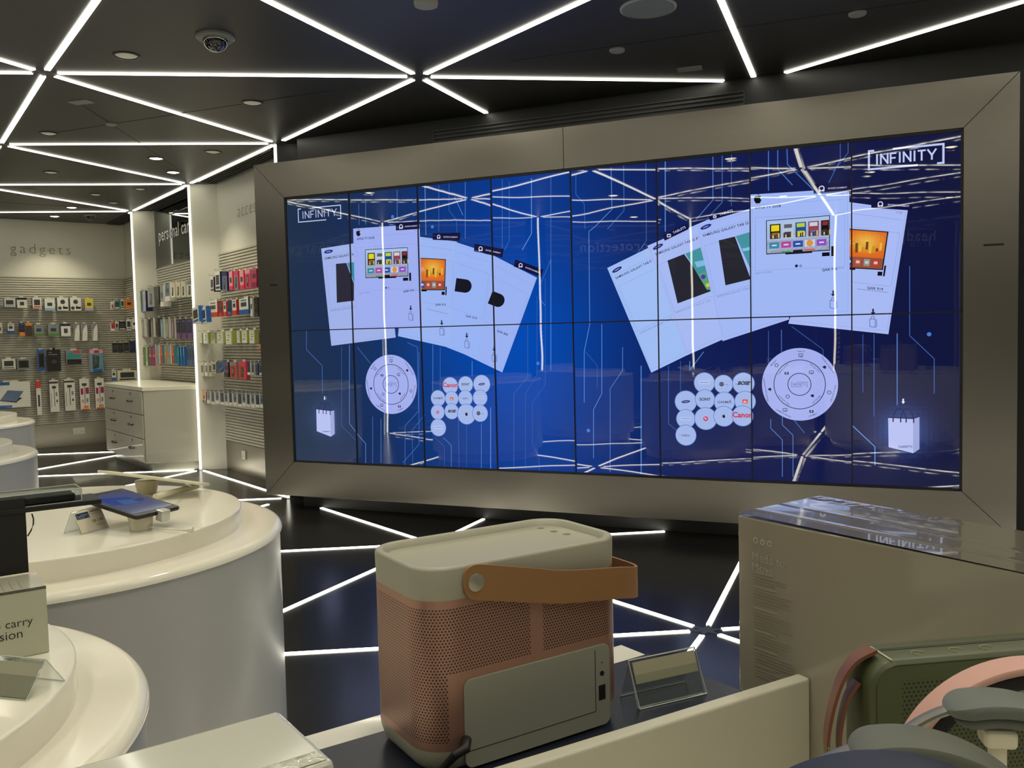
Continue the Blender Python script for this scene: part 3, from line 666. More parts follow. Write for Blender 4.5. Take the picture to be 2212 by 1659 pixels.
# left fan, back to front
card([(1068,553),(1160,600),(1085,804.5),(976,752)],(160,184,250),'display_card',[(1113,560),(1173.7,582.5),(1169,599),(1110,575.6)],'ENTERTAINMENT',
  lambda mb,y:mb.poly(pts(pill((1059,642),(1077,649),14.5),y),(24,24,36)),[('QAR 899',(1073,716),(1096,726),INK,.012)],'rightmost white card of the left fan',None,(1068,773))
card([(975,520),(1068,550),(1034,777.4),(960,748)],(158,186,252),'display_card',[(1025.5,525.8),(1088,538.2),(1085.3,556.3),(1023.6,542.8)],'ENTERTAINMENT',
  lambda mb,y:mb.poly(pts(pill((984,615),(1006,618),14.5),y),(24,24,36)),[('QAR 1019',(1006,684),(1030,690),INK,.012)],None,None,(1009,744))
card([(880,508),(987,522),(976,752),(860,726)],(160,188,250),'display_card',[(934.9,504.2),(994.3,502.7),(993.5,520.8),(934.9,518)],'ENTERTAINMENT',
  tvbody([(905,557),(963.4,559.8),(961.5,627),(905,627)],'orange'),[('QAR 919',(941,660),(963,660),INK,.012)],None,((.5,.68),(.9,.69)),(955,716))
card([(694,537),(833,515),(855,729),(716,747)],(166,184,240),'display_card',None,None,
  lambda mb,y:(mb.poly(pts(list(reversed([(726,570),(748.5,568),(765,613),(765,649.5),(728,654)])),y),(46,44,60)),mb.poly(pts(list(reversed([(750,568),(766,566),(766,612)])),y),(60,140,165)),samsung(mb,(710,543.5),.1,y,.04)),
  [('SAMSUNG GALAXY TAB S2',(702,561),(775,550),INK,.012),('SAMSUNG GALAXY TAB S2 8"',(714,673),(786,663),(120,135,190),0)],'leftmost card of the left fan, tilted left')
card([(763.2,494),(906.7,484),(913,707),(768.6,712)],(164,180,248),'display_card',[(855,482),(906,479),(906.5,494.5),(855.4,498)],'ENTERTAINMENT',
  lambda mb,y:(tvbody([(789,539),(880.9,534.3),(882.4,596.8),(789.8,601)],'grid')(mb,y),apple(mb,(774.5,504),.022,y),disc(mb,SP(834.6,621.8),.007,y,INK,10),disc(mb,SP(840.5,621.8),.007,y,(130,145,200),10)),
  [('APPLE TV 32GB',(771,519),(809,515.5),INK,.014),('QAR 719',(872,632),(894,629),INK,.014),('Apple TV 32GB',(776,635),(799,633),(110,125,190),0),('1/44',(894,499),(899,498.5),(110,125,190),0)],'front card of the left fan',((.73,.64),(.97,.64)),(888,684))
# right fan
card([(1312,579),(1447,513),(1542,739),(1407,805)],(166,196,252),'display_card',None,None,lambda mb,y:samsung(mb,(1333,582.5),.47,y),
  [('SAMSUNG GALAXY TAB E 9.6',(1331,603.5),(1418,561),INK,.012),('SAMSUNG GALAXY TAB E 9.6',(1383,722),(1462,685),(120,135,190),0)],'leftmost card of the right fan, tilted far left')
card([(1398.8,531),(1540,470),(1625,705),(1483,768)],(172,192,250),'display_card',[(1431.5,509),(1483,483.5),(1488,495),(1436,520)],'TABLETS',
  lambda mb,y:(mb.poly(pts(list(reversed([(1442,563),(1478,549),(1536,629),(1464,655.5)])),y),(40,40,52)),mb.poly(pts(list(reversed([(1481,548.3),(1513.8,534.7),(1536,626),(1527,626)])),y-.00003),(70,150,160)),mb.poly(pts(list(reversed([(1500,566),(1521,562),(1524,573),(1506,578)])),y-.00005),(130,190,230)),mb.poly(pts(list(reversed([(1509,592),(1524,588),(1535,626),(1527,626)])),y-.000045),(90,170,110)),disc(mb,SP(1519.5,598),.015,y-.00007,(90,50,180),12),disc(mb,SP(1529,616),.013,y-.00007,(220,200,70),12),samsung(mb,(1421.5,533),.42,y)),
  [('SAMSUNG GALAXY TAB S2 8"',(1417,552),(1510,516),INK,.012),('SAMSUNG GALAXY TAB S2 8" 32GB',(1461,677),(1535,650),(120,135,190),0)],'second card of the right fan')
card([(1503,485.7),(1655,441),(1705,690),(1561,737)],(168,190,252),'display_card',[(1530,468),(1585,450),(1590,459),(1534,476.5)],'TABLETS',
  lambda mb,y:(mb.poly(pts(list(reversed([(1552.7,519.4),(1587.6,511),(1622,603),(1567.3,616.5)])),y),(38,38,48)),mb.poly(pts(list(reversed([(1589.4,510.3),(1622,501),(1622,583)])),y-.00003),(70,150,165)),mb.poly(pts(list(reversed([(1603,537),(1622,533),(1622,540),(1606,543)])),y-.00005),(130,200,235)),samsung(mb,(1525,490),.33,y)),
  [('SAMSUNG GALAXY TAB S2 9.7"',(1519,512),(1634,479),INK,.012),('SAMSUNG GALAXY TAB S2 9.7"',(1549.5,643),(1636,620),(120,135,190),0)],'third card of the right fan with a dark tablet')
card([(1785,430),(1961,454),(1919,722),(1703,699)],(174,192,252),'display_card',[(1882,430),(1973,436),(1970,455),(1882,449)],'ENTERTAINMENT',
  tvbody([(1822,493),(1919.4,500.6),(1907.4,583.5),(1822,579)],'orange'),[('QAR 919',(1873,624),(1907,628),INK,.014),('2/44',(1936,461),(1948,462.5),(110,125,190),0)],'rightmost card of the right fan, tilted right',((.6,.67),(.93,.67)),(1886,697))
card([(1620.6,420.6),(1834.6,407),(1836,678.5),(1621.5,686)],(166,190,252),'display_card',[(1757.6,398),(1836.7,392.7),(1835.7,414),(1757.6,419)],'ENTERTAINMENT',
  lambda mb,y:(tvbody([(1655,476.4),(1793,465),(1793,541.4),(1655.3,549.8)],'grid')(mb,y),apple(mb,(1637,431),.026,y),disc(mb,SP(1720.6,574.5),.009,y,INK,12),disc(mb,SP(1729.6,574.5),.009,y,(130,145,200),12)),
  [('APPLE TV 32GB',(1630.5,452),(1687,447),INK,.014),('QAR 719',(1776,586),(1808,584),INK,.014),('Apple TV 32GB',(1631,592),(1666,589),(110,125,190),0),('1/44',(1813,422),(1823,421),(110,125,190),0)],'large front card of the right fan',((.73,.635),(.95,.63)),(1800,657))
# round menus
def wheel(c,edge,rings,inner_names,outer_names,label):
    cu=Vector(SP(*c)); R=abs(SP(*edge)[1]-cu.y); y=G_.lay(); mb=MB(); k=R/78.5
    disc(mb,cu,R,y,(170,182,246),96); y2=G_.lay()
    for r in rings: disc(mb,cu,(r+.75)*k,y2,(34,34,66),80,(r-.75)*k)
    def ring(names,rr,a0,icon_r):
        n=len(names)
        for i,nm in enumerate(names):
            an=a0-2*PI*i/n; d=Vector((math.cos(an),math.sin(an))); tdir=Vector((d.y,-d.x)); 
            p=cu+d*rr*k; text_into(mb,nm,Vector((p.x,y2,p.y)),Vector((tdir.x,0,tdir.y)),Vector((d.x,0,d.y)),size=.0135*R/.24,col=(70,70,120),center=True,bold=.005)
            q=cu+d*icon_r*k; s=4.2*k
            def ln(a,b,w=1.1*k): line(mb,(q.x+a[0]*s,q.y+a[1]*s),(q.x+b[0]*s,q.y+b[1]*s),w,y2,(36,36,66))
            if i%4==0: [ln(a,b) for a,b in (((-1,-.7),(1,-.7)),((1,-.7),(1,.7)),((1,.7),(-1,.7)),((-1,.7),(-1,-.7)),((0,.1),(.3,-1.2)))]
            elif i%4==1: mb.poly([P2(q.x+x*s,q.y+z*s,y2) for x,z in ((-1,.2),(.2,.9),(.9,.3),(.5,-.9),(-.5,-.4))],(36,36,66))
            elif i%4==2: disc(mb,(q.x,q.y),s,y2,(60,60,100),12,s*.7)
            else: mb.poly([P2(q.x+x*s,q.y+z*s,y2) for x,z in ((-1,-.7),(1,-.7),(1,.6),(-1,.6))],(36,36,66)); disc(mb,(q.x,q.y),s*.45,y2-.00003,(170,182,246),10)
    k=R/78.5
    ring(outer_names,70,PI/2-.05,63); ring(inner_names,46,PI/2-.75,36)
    w=1.0*26*k*1.25; h=w*.3; mb2=mb; o=(cu.x-w/2,cu.y-h/2); logo(mb,lambda x,z:P2(o[0]+x,o[1]+z,y2),w,h,.9*k,(110,112,170))
    gobj(mb,'round_menu',label)
ON=['TABLETS','POWER & CHARGERS','HEALTH & FITNESS','CAMERAS','ENTERTAINMENT','HEADPHONES & SPEAKERS','MOBILES']; IN=['PROTECTION','BESTSELLER','NEW ARRIVALS','COMING SOON']
wheel((844.9,830.3),(844.9,766.3),(53,23.8),IN,ON,'round white menu on the left screens'); wheel((1727,830.3),(1727,751.8),(53,23.8),IN,ON,'round white menu on the right screens')
def badge(x,y_,r,kind):
    cu=SP(x,y_); R=abs(SP(x,y_-r)[1]-cu[1]); y=G_.lay()+ .00004; mb=MB(); disc(mb,cu,R*1.03,y,(96,124,200),40,R*.97); disc(mb,cu,R*.98,y,(166,188,240),40); y2=G_.lay()
    def tx(s,w,col,bold=.02,dz=-.1,it=0):
        ey=Vector((it,0,1)); text_into(mb,s,Vector((cu[0],y2,cu[1]+dz*R-.1*w*R/len(s))),Vector((1,0,0)),ey,width=w*R,col=col,center=True,bold=bold)
    if kind=='canon': tx('Canon',1.9,(206,40,70),.03)
    elif kind=='sony': tx('SONY',1.15,(60,64,90),.03)
    elif kind=='samsung': oval(mb,(x,y_),R*.4,R*.13,.12,y2,(40,44,120)); oval(mb,(x,y_),R*.26,R*.03,.12,y2-.00003,(150,165,230))
    elif kind=='garmin': tx('GARMIN',1.35,(70,84,100),.01); mb.poly([P2(cu[0]+R*a,cu[1]+R*b,y2) for a,b in ((.5,.12),(.64,.12),(.57,.26))],(60,90,150))
    elif kind=='jbl': mb.poly([P2(cu[0]+R*a,cu[1]+R*b,y2) for a,b in ((-.26,-.2),(.26,-.2),(.26,.2),(-.26,.2))],(226,84,66)); y2-=.00004; tx('JBL',.34,(240,220,225),.03)
    elif kind=='beats': disc(mb,cu,R*.22,y2,(224,54,70),24); disc(mb,cu,R*.1,y2-.00003,(166,188,240),16); line(mb,(cu[0]-R*.1,cu[1]),(cu[0]-R*.1,cu[1]+R*.17),R*.05,y2-.00004,(166,188,240))
    elif kind=='bose': tx('BOSE',1.05,(40,42,60),.05,-.1,.3); line(mb,(cu[0]-R*.75,cu[1]-R*.07),(cu[0]-R*.5,cu[1]-R*.07),R*.03,y2,(40,42,60)); line(mb,(cu[0]+R*.5,cu[1]+R*.1),(cu[0]+R*.75,cu[1]+R*.1),R*.03,y2,(40,42,60))
    elif kind=='apple': apple(mb,(x,y_),R*.17,y2)
    elif kind=='belkin': tx('belkin',.75,(70,76,100),.005); [disc(mb,(cu[0]-R*.6+dx*R,cu[1]+dz*R),R*.02,y2,(90,100,140),6) for dx,dz in ((0,0),(.06,.05),(-.06,.05),(0,.1),(.06,-.05),(-.06,-.05))]
    elif kind=='disc': disc(mb,(cu[0]-R*.2,cu[1]),R*.24,y2,(54,56,70),24); disc(mb,(cu[0]-R*.2,cu[1]),R*.13,y2-.00003,(140,150,190),16,R*.08); tx('b&o',.3,(110,120,170),0) if False else line(mb,(cu[0]+R*.15,cu[1]-R*.05),(cu[0]+R*.5,cu[1]-R*.05),R*.07,y2,(130,146,205))
    else: mb.poly([P2(cu[0]+R*a,cu[1]+R*b,y2) for a,b in ((-.55,-.15),(.55,-.15),(.55,.2),(-.55,.2))],(186,204,246)); line(mb,(cu[0]-R*.45,cu[1]+R*.03),(cu[0]+R*.45,cu[1]+R*.03),R*.07,y2-.00003,(130,148,205))
    gobj(mb,'brand_badge')
for x,yv,r,k in ((1675,670,93,'canon'),(1842,655,88,'sony'),(2017,652,100,'samsung'),(1543,805,87,'garmin'),(1692,810,80,'jbl'),(1840,805,85,'belkin'),(2000,800,86,'label'),(1540,955,82,'beats'),(1692,947,85,'bose'),(1853,978,110,'apple'),(2000,968,92,'disc'),(1547,1123,93,'label')): badge(640+x/5.027,700+yv/5.027,r/5.027,k)
for x,yv,r,k in ((453,590,122,'label'),(682,607,110,'disc'),(920,597,128,'bose'),(232,815,130,'samsung'),(462,788,116,'sony'),(693,820,120,'garmin'),(940,812,122,'jbl'),(232,1020,112,'label'),(470,1018,132,'beats'),(687,990,120,'apple'),(910,985,122,'canon'),(234,1215,122,'belkin')): badge(1440+x/5.53,720+yv/5.53,r/5.53,k)
def shopbag(front,side,hand,arrow,label):
    y=G_.lay(); mb=MB(); quad(mb,front,y,(190,200,250)); quad(mb,side,y,(164,174,228)); y2=G_.lay()
    TL,TR,BR,BL=front
    def q(s,t): return lerp2(lerp2(TL,TR,s),lerp2(BL,BR,s),t)
    plines(mb,[TL,TR,side[1]],.007,y2,(44,44,90),False)
    for s0,s1 in hand:
        a=q(s0,.02);b=q(s1,.02); h=[(a[0]+(b[0]-a[0])*k/8,a[1]+(b[1]-a[1])*k/8-(abs(TL[1]-BL[1])*.33)*math.sin(PI*k/8)**.6) for k in range(9)]
        plines(mb,[(a[0],a[1]+8)]+h+[(b[0],b[1]+8)],.007,y2,(40,40,88),False)
    u0,v0=SP(*q(.42,.93)); u1,v1=SP(*q(.95,.80)); logo(mb,lambda x,z:P2(u0+x,v0+z-.0*x,y2),u1-u0,(v1-v0),.0025,(110,116,170))
    au,av=SP(*arrow); k=abs(SP(*TL)[1]-SP(*BL)[1])/4.6
    line(mb,(au,av),(au,av+k*.5),k*.22,y2,(235,240,255)); mb.poly([P2(au-k*.26,av+k*.05,y2),P2(au,av-k*.3,y2),P2(au+k*.26,av+k*.05,y2)],(235,240,255))
    gobj(mb,'shopping_bag_icon',label)
shopbag([(685,883),(714.6,886.6),(716.6,943),(686,931)],[(714.6,886.6),(723.5,885.4),(725,937),(716.6,943)],((.2,.72),(.5,1.02)),(703,861),'small white shopping bag icon at lower left')
shopbag([(1918.5,901.3),(1972.5,903.7),(1972.5,978.4),(1919.5,965.4)],[(1972.5,903.7),(1986,898.9),(1986,969.7),(1972.5,978.4)],((.2,.72),(.5,1.02)),(1951,868),'glowing white shopping bag icon at lower right')
# seams between the panels
yf=G_.lay()-.0005
mb=MB()
for i in range(1,8): mb.box(i*SW/8-.0034,i*SW/8+.0034,yf,.02,-.004,SH+.004)
mb.box(-.004,SW+.004,yf,.02,SH/2-.0035,SH/2+.0035)
mb.box(-.004,.012,yf,.02,-.004,SH+.004); mb.box(-.004,SW,yf,.02,-.004,.008); mb.box(-.004,SW,yf,.02,SH-.012,SH+.004); mb.box(SW-.01,SW+.004,yf,.02,-.004,SH+.004)
mb.build('panel_seams',M_BLACK,vw)
print('GFX LAYERS',G_.n,yf)
# ------------------------------------------------------------ packets hanging on the slat walls
COL=dict(w=(222,220,206),c=(214,206,180),k=(24,24,26),g=(120,122,118),l=(150,176,200),b=(36,92,160),n=(30,40,84),t=(60,140,136),y=(222,204,60),o=(226,136,54),r=(206,60,50),m=(150,36,84),
 p=(214,60,96),v=(106,80,120),e=(130,160,80),G=(86,130,60),s=(92,112,140),d=(58,60,60),B=(74,58,48),L=(176,186,96),q=(96,150,170),f=(168,160,190),P=(226,150,160),S=(128,134,138))
ORD=['first','second','third','fourth','fifth','sixth','seventh','eighth','ninth','tenth','eleventh','twelfth','thirteenth','fourteenth','fifteenth','sixteenth']
CN=dict(w='white',c='cream',k='black',g='grey',l='light blue',b='blue',n='navy',t='teal',y='yellow',o='orange',r='red',m='magenta',p='pink',v='purple',e='green',G='green',s='steel blue',d='dark grey',B='brown',L='lime',q='aqua',f='lilac',P='pale pink',S='silver')
def art(kind,main,acc):
    """printed picture blocks on the front, in 0..1 coordinates, and the side colour"""
    R=[]
    if kind=='cam': R=[('disc',.5,.68,.22,'d'),('disc',.22,.2,.17,'d'),(.5,.14,.95,.3,'k'),(.55,.3,.63,.38,'k')]
    elif kind=='two': R=[(0,0,1,.22,acc),(.25,.4,.75,.66,'d')]
    elif kind=='top': R=[(0,.8,1,1,acc),(.3,.25,.7,.6,'d')]
    elif kind=='win': R=[(.15,.3,.85,.82,'d'),(.1,.08,.9,.2,acc)]
    elif kind=='petal': R=[('petal',acc)]
    elif kind=='stick': R=[(.47,.18,.53,.74,'d'),(.28,.74,.72,.82,'d'),(.12,.14,.17,.6,'g'),(.7,.3,.85,.38,'d'),(.66,.5,.84,.62,'S'),(.0,.9,.95,.96,'d')]
    elif kind=='stick2': R=[(.47,.18,.53,.78,'B'),(.25,.78,.75,.86,'B'),(.1,.5,.36,.7,acc),(.6,.52,.95,.72,acc),(.15,.24,.38,.34,'P'),(.65,.24,.85,.38,'S'),(.35,.06,.85,.14,'o'),(.1,.0,.9,.04,'r')]
    elif kind=='laptop': R=[('quad',((.2,.32),(.62,.22),(.82,.62),(.4,.68)),'s'),('quad',((.18,.28),(.62,.18),(.64,.22),(.2,.32)),'n'),('quad',((.62,.2),(.78,.36),(.7,.38),(.62,.24)),'n'),(.1,.88,.46,1.0,'b'),(.14,-.02,.5,.1,'b'),(-.02,.2,.06,.34,'r'),(-.05,.66,.04,.76,'v')]
    elif kind=='brush': R=[('quad',((.35,.05),(.55,.05),(.5,.5),(.42,.5)),acc),('quad',((.42,.5),(.5,.5),(.62,.92),(.45,.92)),'w'),(.05,.46,.95,.56,'o' if acc!='L' else 'L')]
    elif kind=='iron': R=[('quad',((.3,.1),(.45,.1),(.6,.8),(.4,.8)),acc),('disc',.55,.88,.14,'S'),(.1,.02,.9,.08,'g')]
    elif kind=='blister': R=[(0,.78,1,1,acc),('quad',((.25,.12),(.62,.1),(.7,.66),(.34,.7)),'d'),('quad',((.4,.3),(.5,.3),(.55,.6),(.45,.6)),'w')]
    elif kind=='tabs': R=[(.12,.14,.88,.86,'B'),(.2,.2,.8,.8,'d')]
    elif kind=='stripe': R=[(0,.0,1,.3,acc),(.2,.5,.8,.75,'d'),(.2,.85,.8,.92,'s')]
    elif kind=='bag': R=[('quad',((.36,1.0),(.64,1.0),(.6,1.1),(.4,1.1)),'k'),(.12,.86,.34,.9,'g'),(.1,.76,.74,.8,'g'),('disc',.5,.45,.18,'B')]
    elif kind=='lime': R=[(.86,0,1,1,'L'),(.2,.3,.5,.36,'g'),(.4,.5,.6,.56,'g'),(.3,.66,.6,.72,'g'),(0,.9,.86,1,'c')]
    elif kind=='bottle': R=[('quad',((.3,.02),(.7,.02),(.75,.5),(.25,.5)),'b'),('quad',((.38,.5),(.62,.5),(.58,.9),(.42,.9)),'w')]
    elif kind=='crab': R=[('disc',.3,.6,.25,'t'),(.3,.45,.9,.7,'t'),(.05,.0,.95,.35,'k'),('disc',.75,.3,.14,'S'),(.5,.8,.9,.95,'r')]
    elif kind=='sleeve': R=[('quad',((.18,.12),(.66,.2),(.72,.72),(.2,.78)),'d'),('quad',((.3,.3),(.6,.36),(.62,.7),(.34,.72)),'w'),(0,.84,1,1,'P'),(.2,.0,.9,.12,'b'),(.35,.86,.7,.98,'p')]
    return R
def packet(frame,x0,y0,x1,y1,kind,main,acc,off,dep,label,group,tilt=0,hook=True,header=True):
    """frame: 'g' end wall or 'w' long wall; px box of the front face -> real place"""
    F=gp if frame=='g' else wp
    po=off
    if frame=='g':
        a0,z1=F(x0,y0,po); a1,z0=F(x1,y1,po); ex=M; out=-A; org=lambda a,z:W3(A1-po,a,z)
    else:
        po=MR-off; a0,z1=wp(x0,y0,po); a1,z0=wp(x1,y1,po); ex=-A; out=-M; org=lambda a,z:W3(a,po,z)
    w=abs(a1-a0); h=z1-z0; c=org((a0+a1)/2,(z0+z1)/2)
    t=thing('hanging_packet',label,'packet',c,group=group)
    tl=Matrix.Rotation(tilt,3,out)
    def fr(x,y,z): v=ex*((x-.5)*w)+out*y+Vector((0,0,(z-.5)*h)); return tl@v
    mb=MB(); o=len(mb.f); mb.box(0,1,-dep,0,0,1,col=COL[main],fr=fr)
    side=COL[acc]
    mb.c[4-0]=COL[main]
    for i in (3,5): mb.c[i]=side
    mb.build('box',M_PACK,t,fixn=True)
    pr=MB()
    for q in art(kind,main,acc):
        if q[0]=='disc':
            _,cx,cz,rr,cc=q; n=18; rx=rr; rz=rr*w/h; pr.poly([fr(cx+rx*math.cos(2*PI*k/n),.0012,cz+rz*math.sin(2*PI*k/n)) for k in range(n)],COL[cc])
        elif q[0]=='petal': pr.poly([fr(0,.001,0),fr(.85,.001,0),fr(1,.001,.45),fr(.95,.001,.95),fr(.6,.001,.86),fr(.2,.001,.62)],COL['w']); pr.poly([fr(.5,.0016,.3),fr(.9,.0016,.42),fr(.85,.0016,.46),fr(.5,.0016,.36)],COL['c'])
        elif q[0]=='quad': pr.poly([fr(a,.0012,b) for a,b in q[1]],COL[q[2]])
        else: x_0,z_0,x_1,z_1,cc=q; pr.box(x_0,x_1,0,.0015,z_0,z_1,col=COL[cc],fr=fr)
    if pr.f: pr.build('printed_front',M_PACK,t)
    if header:
        hb=MB(); hh=.022/h; hb.box(.3,.7,-dep*.5-.001,-dep*.5+.001,1,1+hh,col=COL['c'],fr=fr); hb.build('hang_tab',M_PACK,t)
    if hook:
        L=off+dep*0+.02; top=c+Vector((0,0,h/2+.014))
        base=org((a0+a1)/2,z1)+Vector((0,0,.014))
        k0=base-out*(off-.02); mb=MB(); k1=base+out*.025
        mb.tube([k0-c0(base),k1-c0(base),k1-c0(base)+Vector((0,0,.014))],.0022,n=6)
        tag(mb.build('display_hook',mat('chrome wire',(170,170,166),.2,metal=1),loc=base),'thin chrome hook holding the '+label.split(',')[0],'hook','chrome hooks on the slatted walls')
def c0(v): return v
def row(frame,items,off,dep,grp,where_,kinds='packet',tilt=0):
    n=0
    for it in items:
        x0,y0,x1,y1,kind,main,acc=it[:7]; tl=it[7] if len(it)>7 else tilt; hk=it[8] if len(it)>8 else True
        o_=it[9] if len(it)>9 else off
        a=CN[main]+(' and '+CN[acc] if CN[acc]!=CN[main] else '')
        packet(frame,x0,y0,x1,y1,kind,main,acc,o_,dep,'%s %s, %s %s'%(a,{'cam':'camera box','stick':'selfie stick box','stick2':'selfie stick box','laptop':'laptop stand box','brush':'toothbrush pack','iron':'hair styler pack','bag':'pouch','lime':'charger box','bottle':'bottle pack'}.get(kind,'packet'),ORD[n],where_),grp,tl,hk)
        n+=1
g='packets on the gadgets wall'
row('g',[(9,645,33,663,'win','w','l'),(36,643,59,665,'top','w','k'),(70,643,90,666,'win','w','r'),(96,645,119,671,'two','w','l'),(123,643,148,671,'cam','w','b'),(151,643,176,671,'cam','w','b'),(183,645,202,671,'two','y','f')],.16,.10,g,'in the top row of the gadgets wall')
row('g',[(-8,697,6,726,'two','c','g'),(16,699,31,721,'stripe','w','b'),(41,698,54,726,'stripe','n','o'),(55,698,70,726,'top','B','o'),(73,701,95,726,'two','S','G'),(103,700,128,726,'two','S','G'),(131,699,153,726,'top','w','n'),(159,699,173,736,'petal','S','w'),(176,699,190,736,'petal','S','w'),(199,699,212,736,'petal','S','w')],.14,.05,g,'in the second row of the gadgets wall')
row('g',[(4,776,34,797,'win','w','g',0,False),(36,776,66,797,'tabs','S','d',0,False),(80,756,99,801,'tabs','b','l'),(101,756,133,801,'bag','k','k'),(142,757,178,786,'crab','S','k'),(193,756,224,803,'sleeve','q','P')],.16,.07,g,'in the third row of the gadgets wall')
row('g',[(-18,827,67,878,'laptop','w','c'),(77,824,91,896,'top','w','r'),(106,822,129,889,'stick','w','d'),(138,820,164,886,'stick','w','v'),(171,819,195,885,'stick2','w','m'),(204,818,227,882,'stick2','w','m')],.15,.05,g,'in the bottom row of the gadgets wall')
g='packets beside the corner of the gadgets wall'
row('g',[(240,652,246,669,'top','P','w'),(247,649,259,668,'win','t','w'),(260,647,269,667,'win','c','d'),(270,646,288,667,'two','o','o')],.55,.05,g,'in the top corner group left of the lit pillar',tilt=0)
row('g',[(240,697,248,714,'two','r','w'),(248.5,696,256,713,'win','w','d'),(256.5,695,272,713,'win','k','w'),(272.5,690,284,713,'win','w','g'),(284.5,689,295,711,'two','w','w')],.55,.04,g,'in the second corner group left of the lit pillar')
row('g',[(243,741,255,762,'win','k','d'),(256,741,267,762,'win','k','d'),(268,740,279,762,'win','k','g'),(280,737,293,762,'two','n','n')],.55,.04,g,'in the third corner group left of the lit pillar')
row('g',[(241,800,251,822,'stripe','w','b'),(253,801,297,821,'win','c','k')],.55,.03,g,'standing just above the left end of the drawer cabinet')
g='packets in the middle bay'
row('w',[(298,629,306,672,'stripe','B','t'),(306,629,316,672,'stripe','d','n'),(318,622,334,662,'blister','S','g'),(336,620,344,656,'two','k','k'),(345,617,354,662,'two','S','w'),(356,615,367,650,'stripe','s','w'),(368,611,378,642,'blister','w','c'),(380,610,390,641,'blister','c','c'),(391,609,401,641,'blister','w','c'),(403,608,416,640,'blister','w','S')],.19,.08,g,'in the top row of the middle bay')
row('w',[(296,692,303,728,'iron','d','q'),(305,690,312,727,'iron','B','w'),(315,690,322,728,'iron','d','B'),(325,688,332,728,'iron','k','w'),(335,687,343,728,'iron','k','B'),(346,690,354,731,'iron','q','c'),(357,690,366,731,'iron','S','c'),(369,690,378,731,'iron','v','c'),(380,690,390,732,'stripe','k','v'),(392,689,402,732,'stripe','k','v'),(404,689,415,732,'stripe','n','v')],.19,.05,g,'in the second row of the middle bay')
row('w',[(295,750,303,789,'brush','n','e'),(304,750,312,789,'brush','n','e'),(314,749,320,790,'two','k','G'),(321,748,328,790,'brush','n','p'),(329,748,336,790,'brush','n','P'),(337,745,344,786,'brush','q','w'),(345,745,352,786,'brush','r','t'),(354,745,361,786,'brush','q','o'),(362,745,369,786,'brush','q','w'),(370,746,377,786,'brush','r','t'),(383,749,387,790,'bottle','q','b'),(389,749,393,790,'bottle','q','b'),(395,749,399,790,'bottle','q','b'),(403,746,408,790,'win','s','s'),(409,746,414,790,'win','s','s'),(415,746,420,790,'win','s','s')],.19,.05,g,'in the bottom row of the middle bay')
g='packets in the right bay'
row('w',[(454,599,462,630,'win','w','n'),(464,588,476,626,'win','w','n'),(479,588,491,628,'blister','s','n'),(494,587,503,626,'two','P','p'),(505,586,515,625,'blister','S','p'),(517,585,527,624,'two','P','p'),(529,583,541,622,'blister','p','P'),(543,582,555,620,'stripe','p','m'),(557,581,569,618,'stripe','w','m')],.2,.07,g,'in the top row of the right bay')
row('w',[(415,664,430,697,'win','w','b',.12,True,.34),(432,665,446,698,'win','w','b',.12,True,.30),(451,652,470,684,'stripe','w','r'),(472,651,480,683,'two','B','r'),(482,652,489,683,'stripe','w','r'),(491,649,499,680,'two','n','s'),(501,648,511,680,'stripe','w','r'),(516,646,537,678,'stripe','w','b'),(540,644,546,683,'two','c','w'),(548,643,558,684,'two','k','d'),(561,641,569,683,'win','w','k')],.2,.05,g,'in the second row of the right bay')
row('w',[(431,719,437,741,'lime','w','L'),(439,718,451,742,'lime','w','L'),(455,719,466,742,'lime','w','L'),(468,717,484,742,'lime','w','L'),(487,715,502,744,'lime','w','L'),(511,715,519,740,'lime','w','L'),(522,714,535,741,'lime','w','L'),(538,713,551,742,'lime','w','L'),(559,718,567,754,'stripe','n','o')],.2,.05,g,'in the third row of the right bay')
row('w',[(433,784,440,813,'win','c','c'),(442,784,449,813,'win','c','c'),(451,784,457,813,'win','c','c'),(459,782,467,806,'win','w','g'),(470,784,481,801,'two','b','s',.35),(483,782,494,815,'stripe','v','k'),(496,782,512,818,'blister','r','S'),(515,781,532,820,'blister','r','p'),(534,784,541,810,'two','n','w'),(543,784,549,811,'win','s','w'),(551,784,557,811,'win','s','n'),(559,784,566,812,'win','s','w')],.2,.04,g,'in the fourth row of the right bay')
random.seed(3)
it=[]
x=437
for k in range(14):
    w_=8 if k%4 else 9.5; c1,c2=[('o','B'),('n','w'),('w','n'),('k','w'),('s','w'),('w','s'),('d','w')][(0 if k==0 else (k*3)%6+1)]
    yo=(x-437)*.06; it.append((x,846+yo,x+w_-1,870+yo*1.5+(k%3),'stripe' if k%2 else 'two',c1,c2)); x+=9.6
row('w',it,.2,.04,g,'in the bottom row of the right bay')
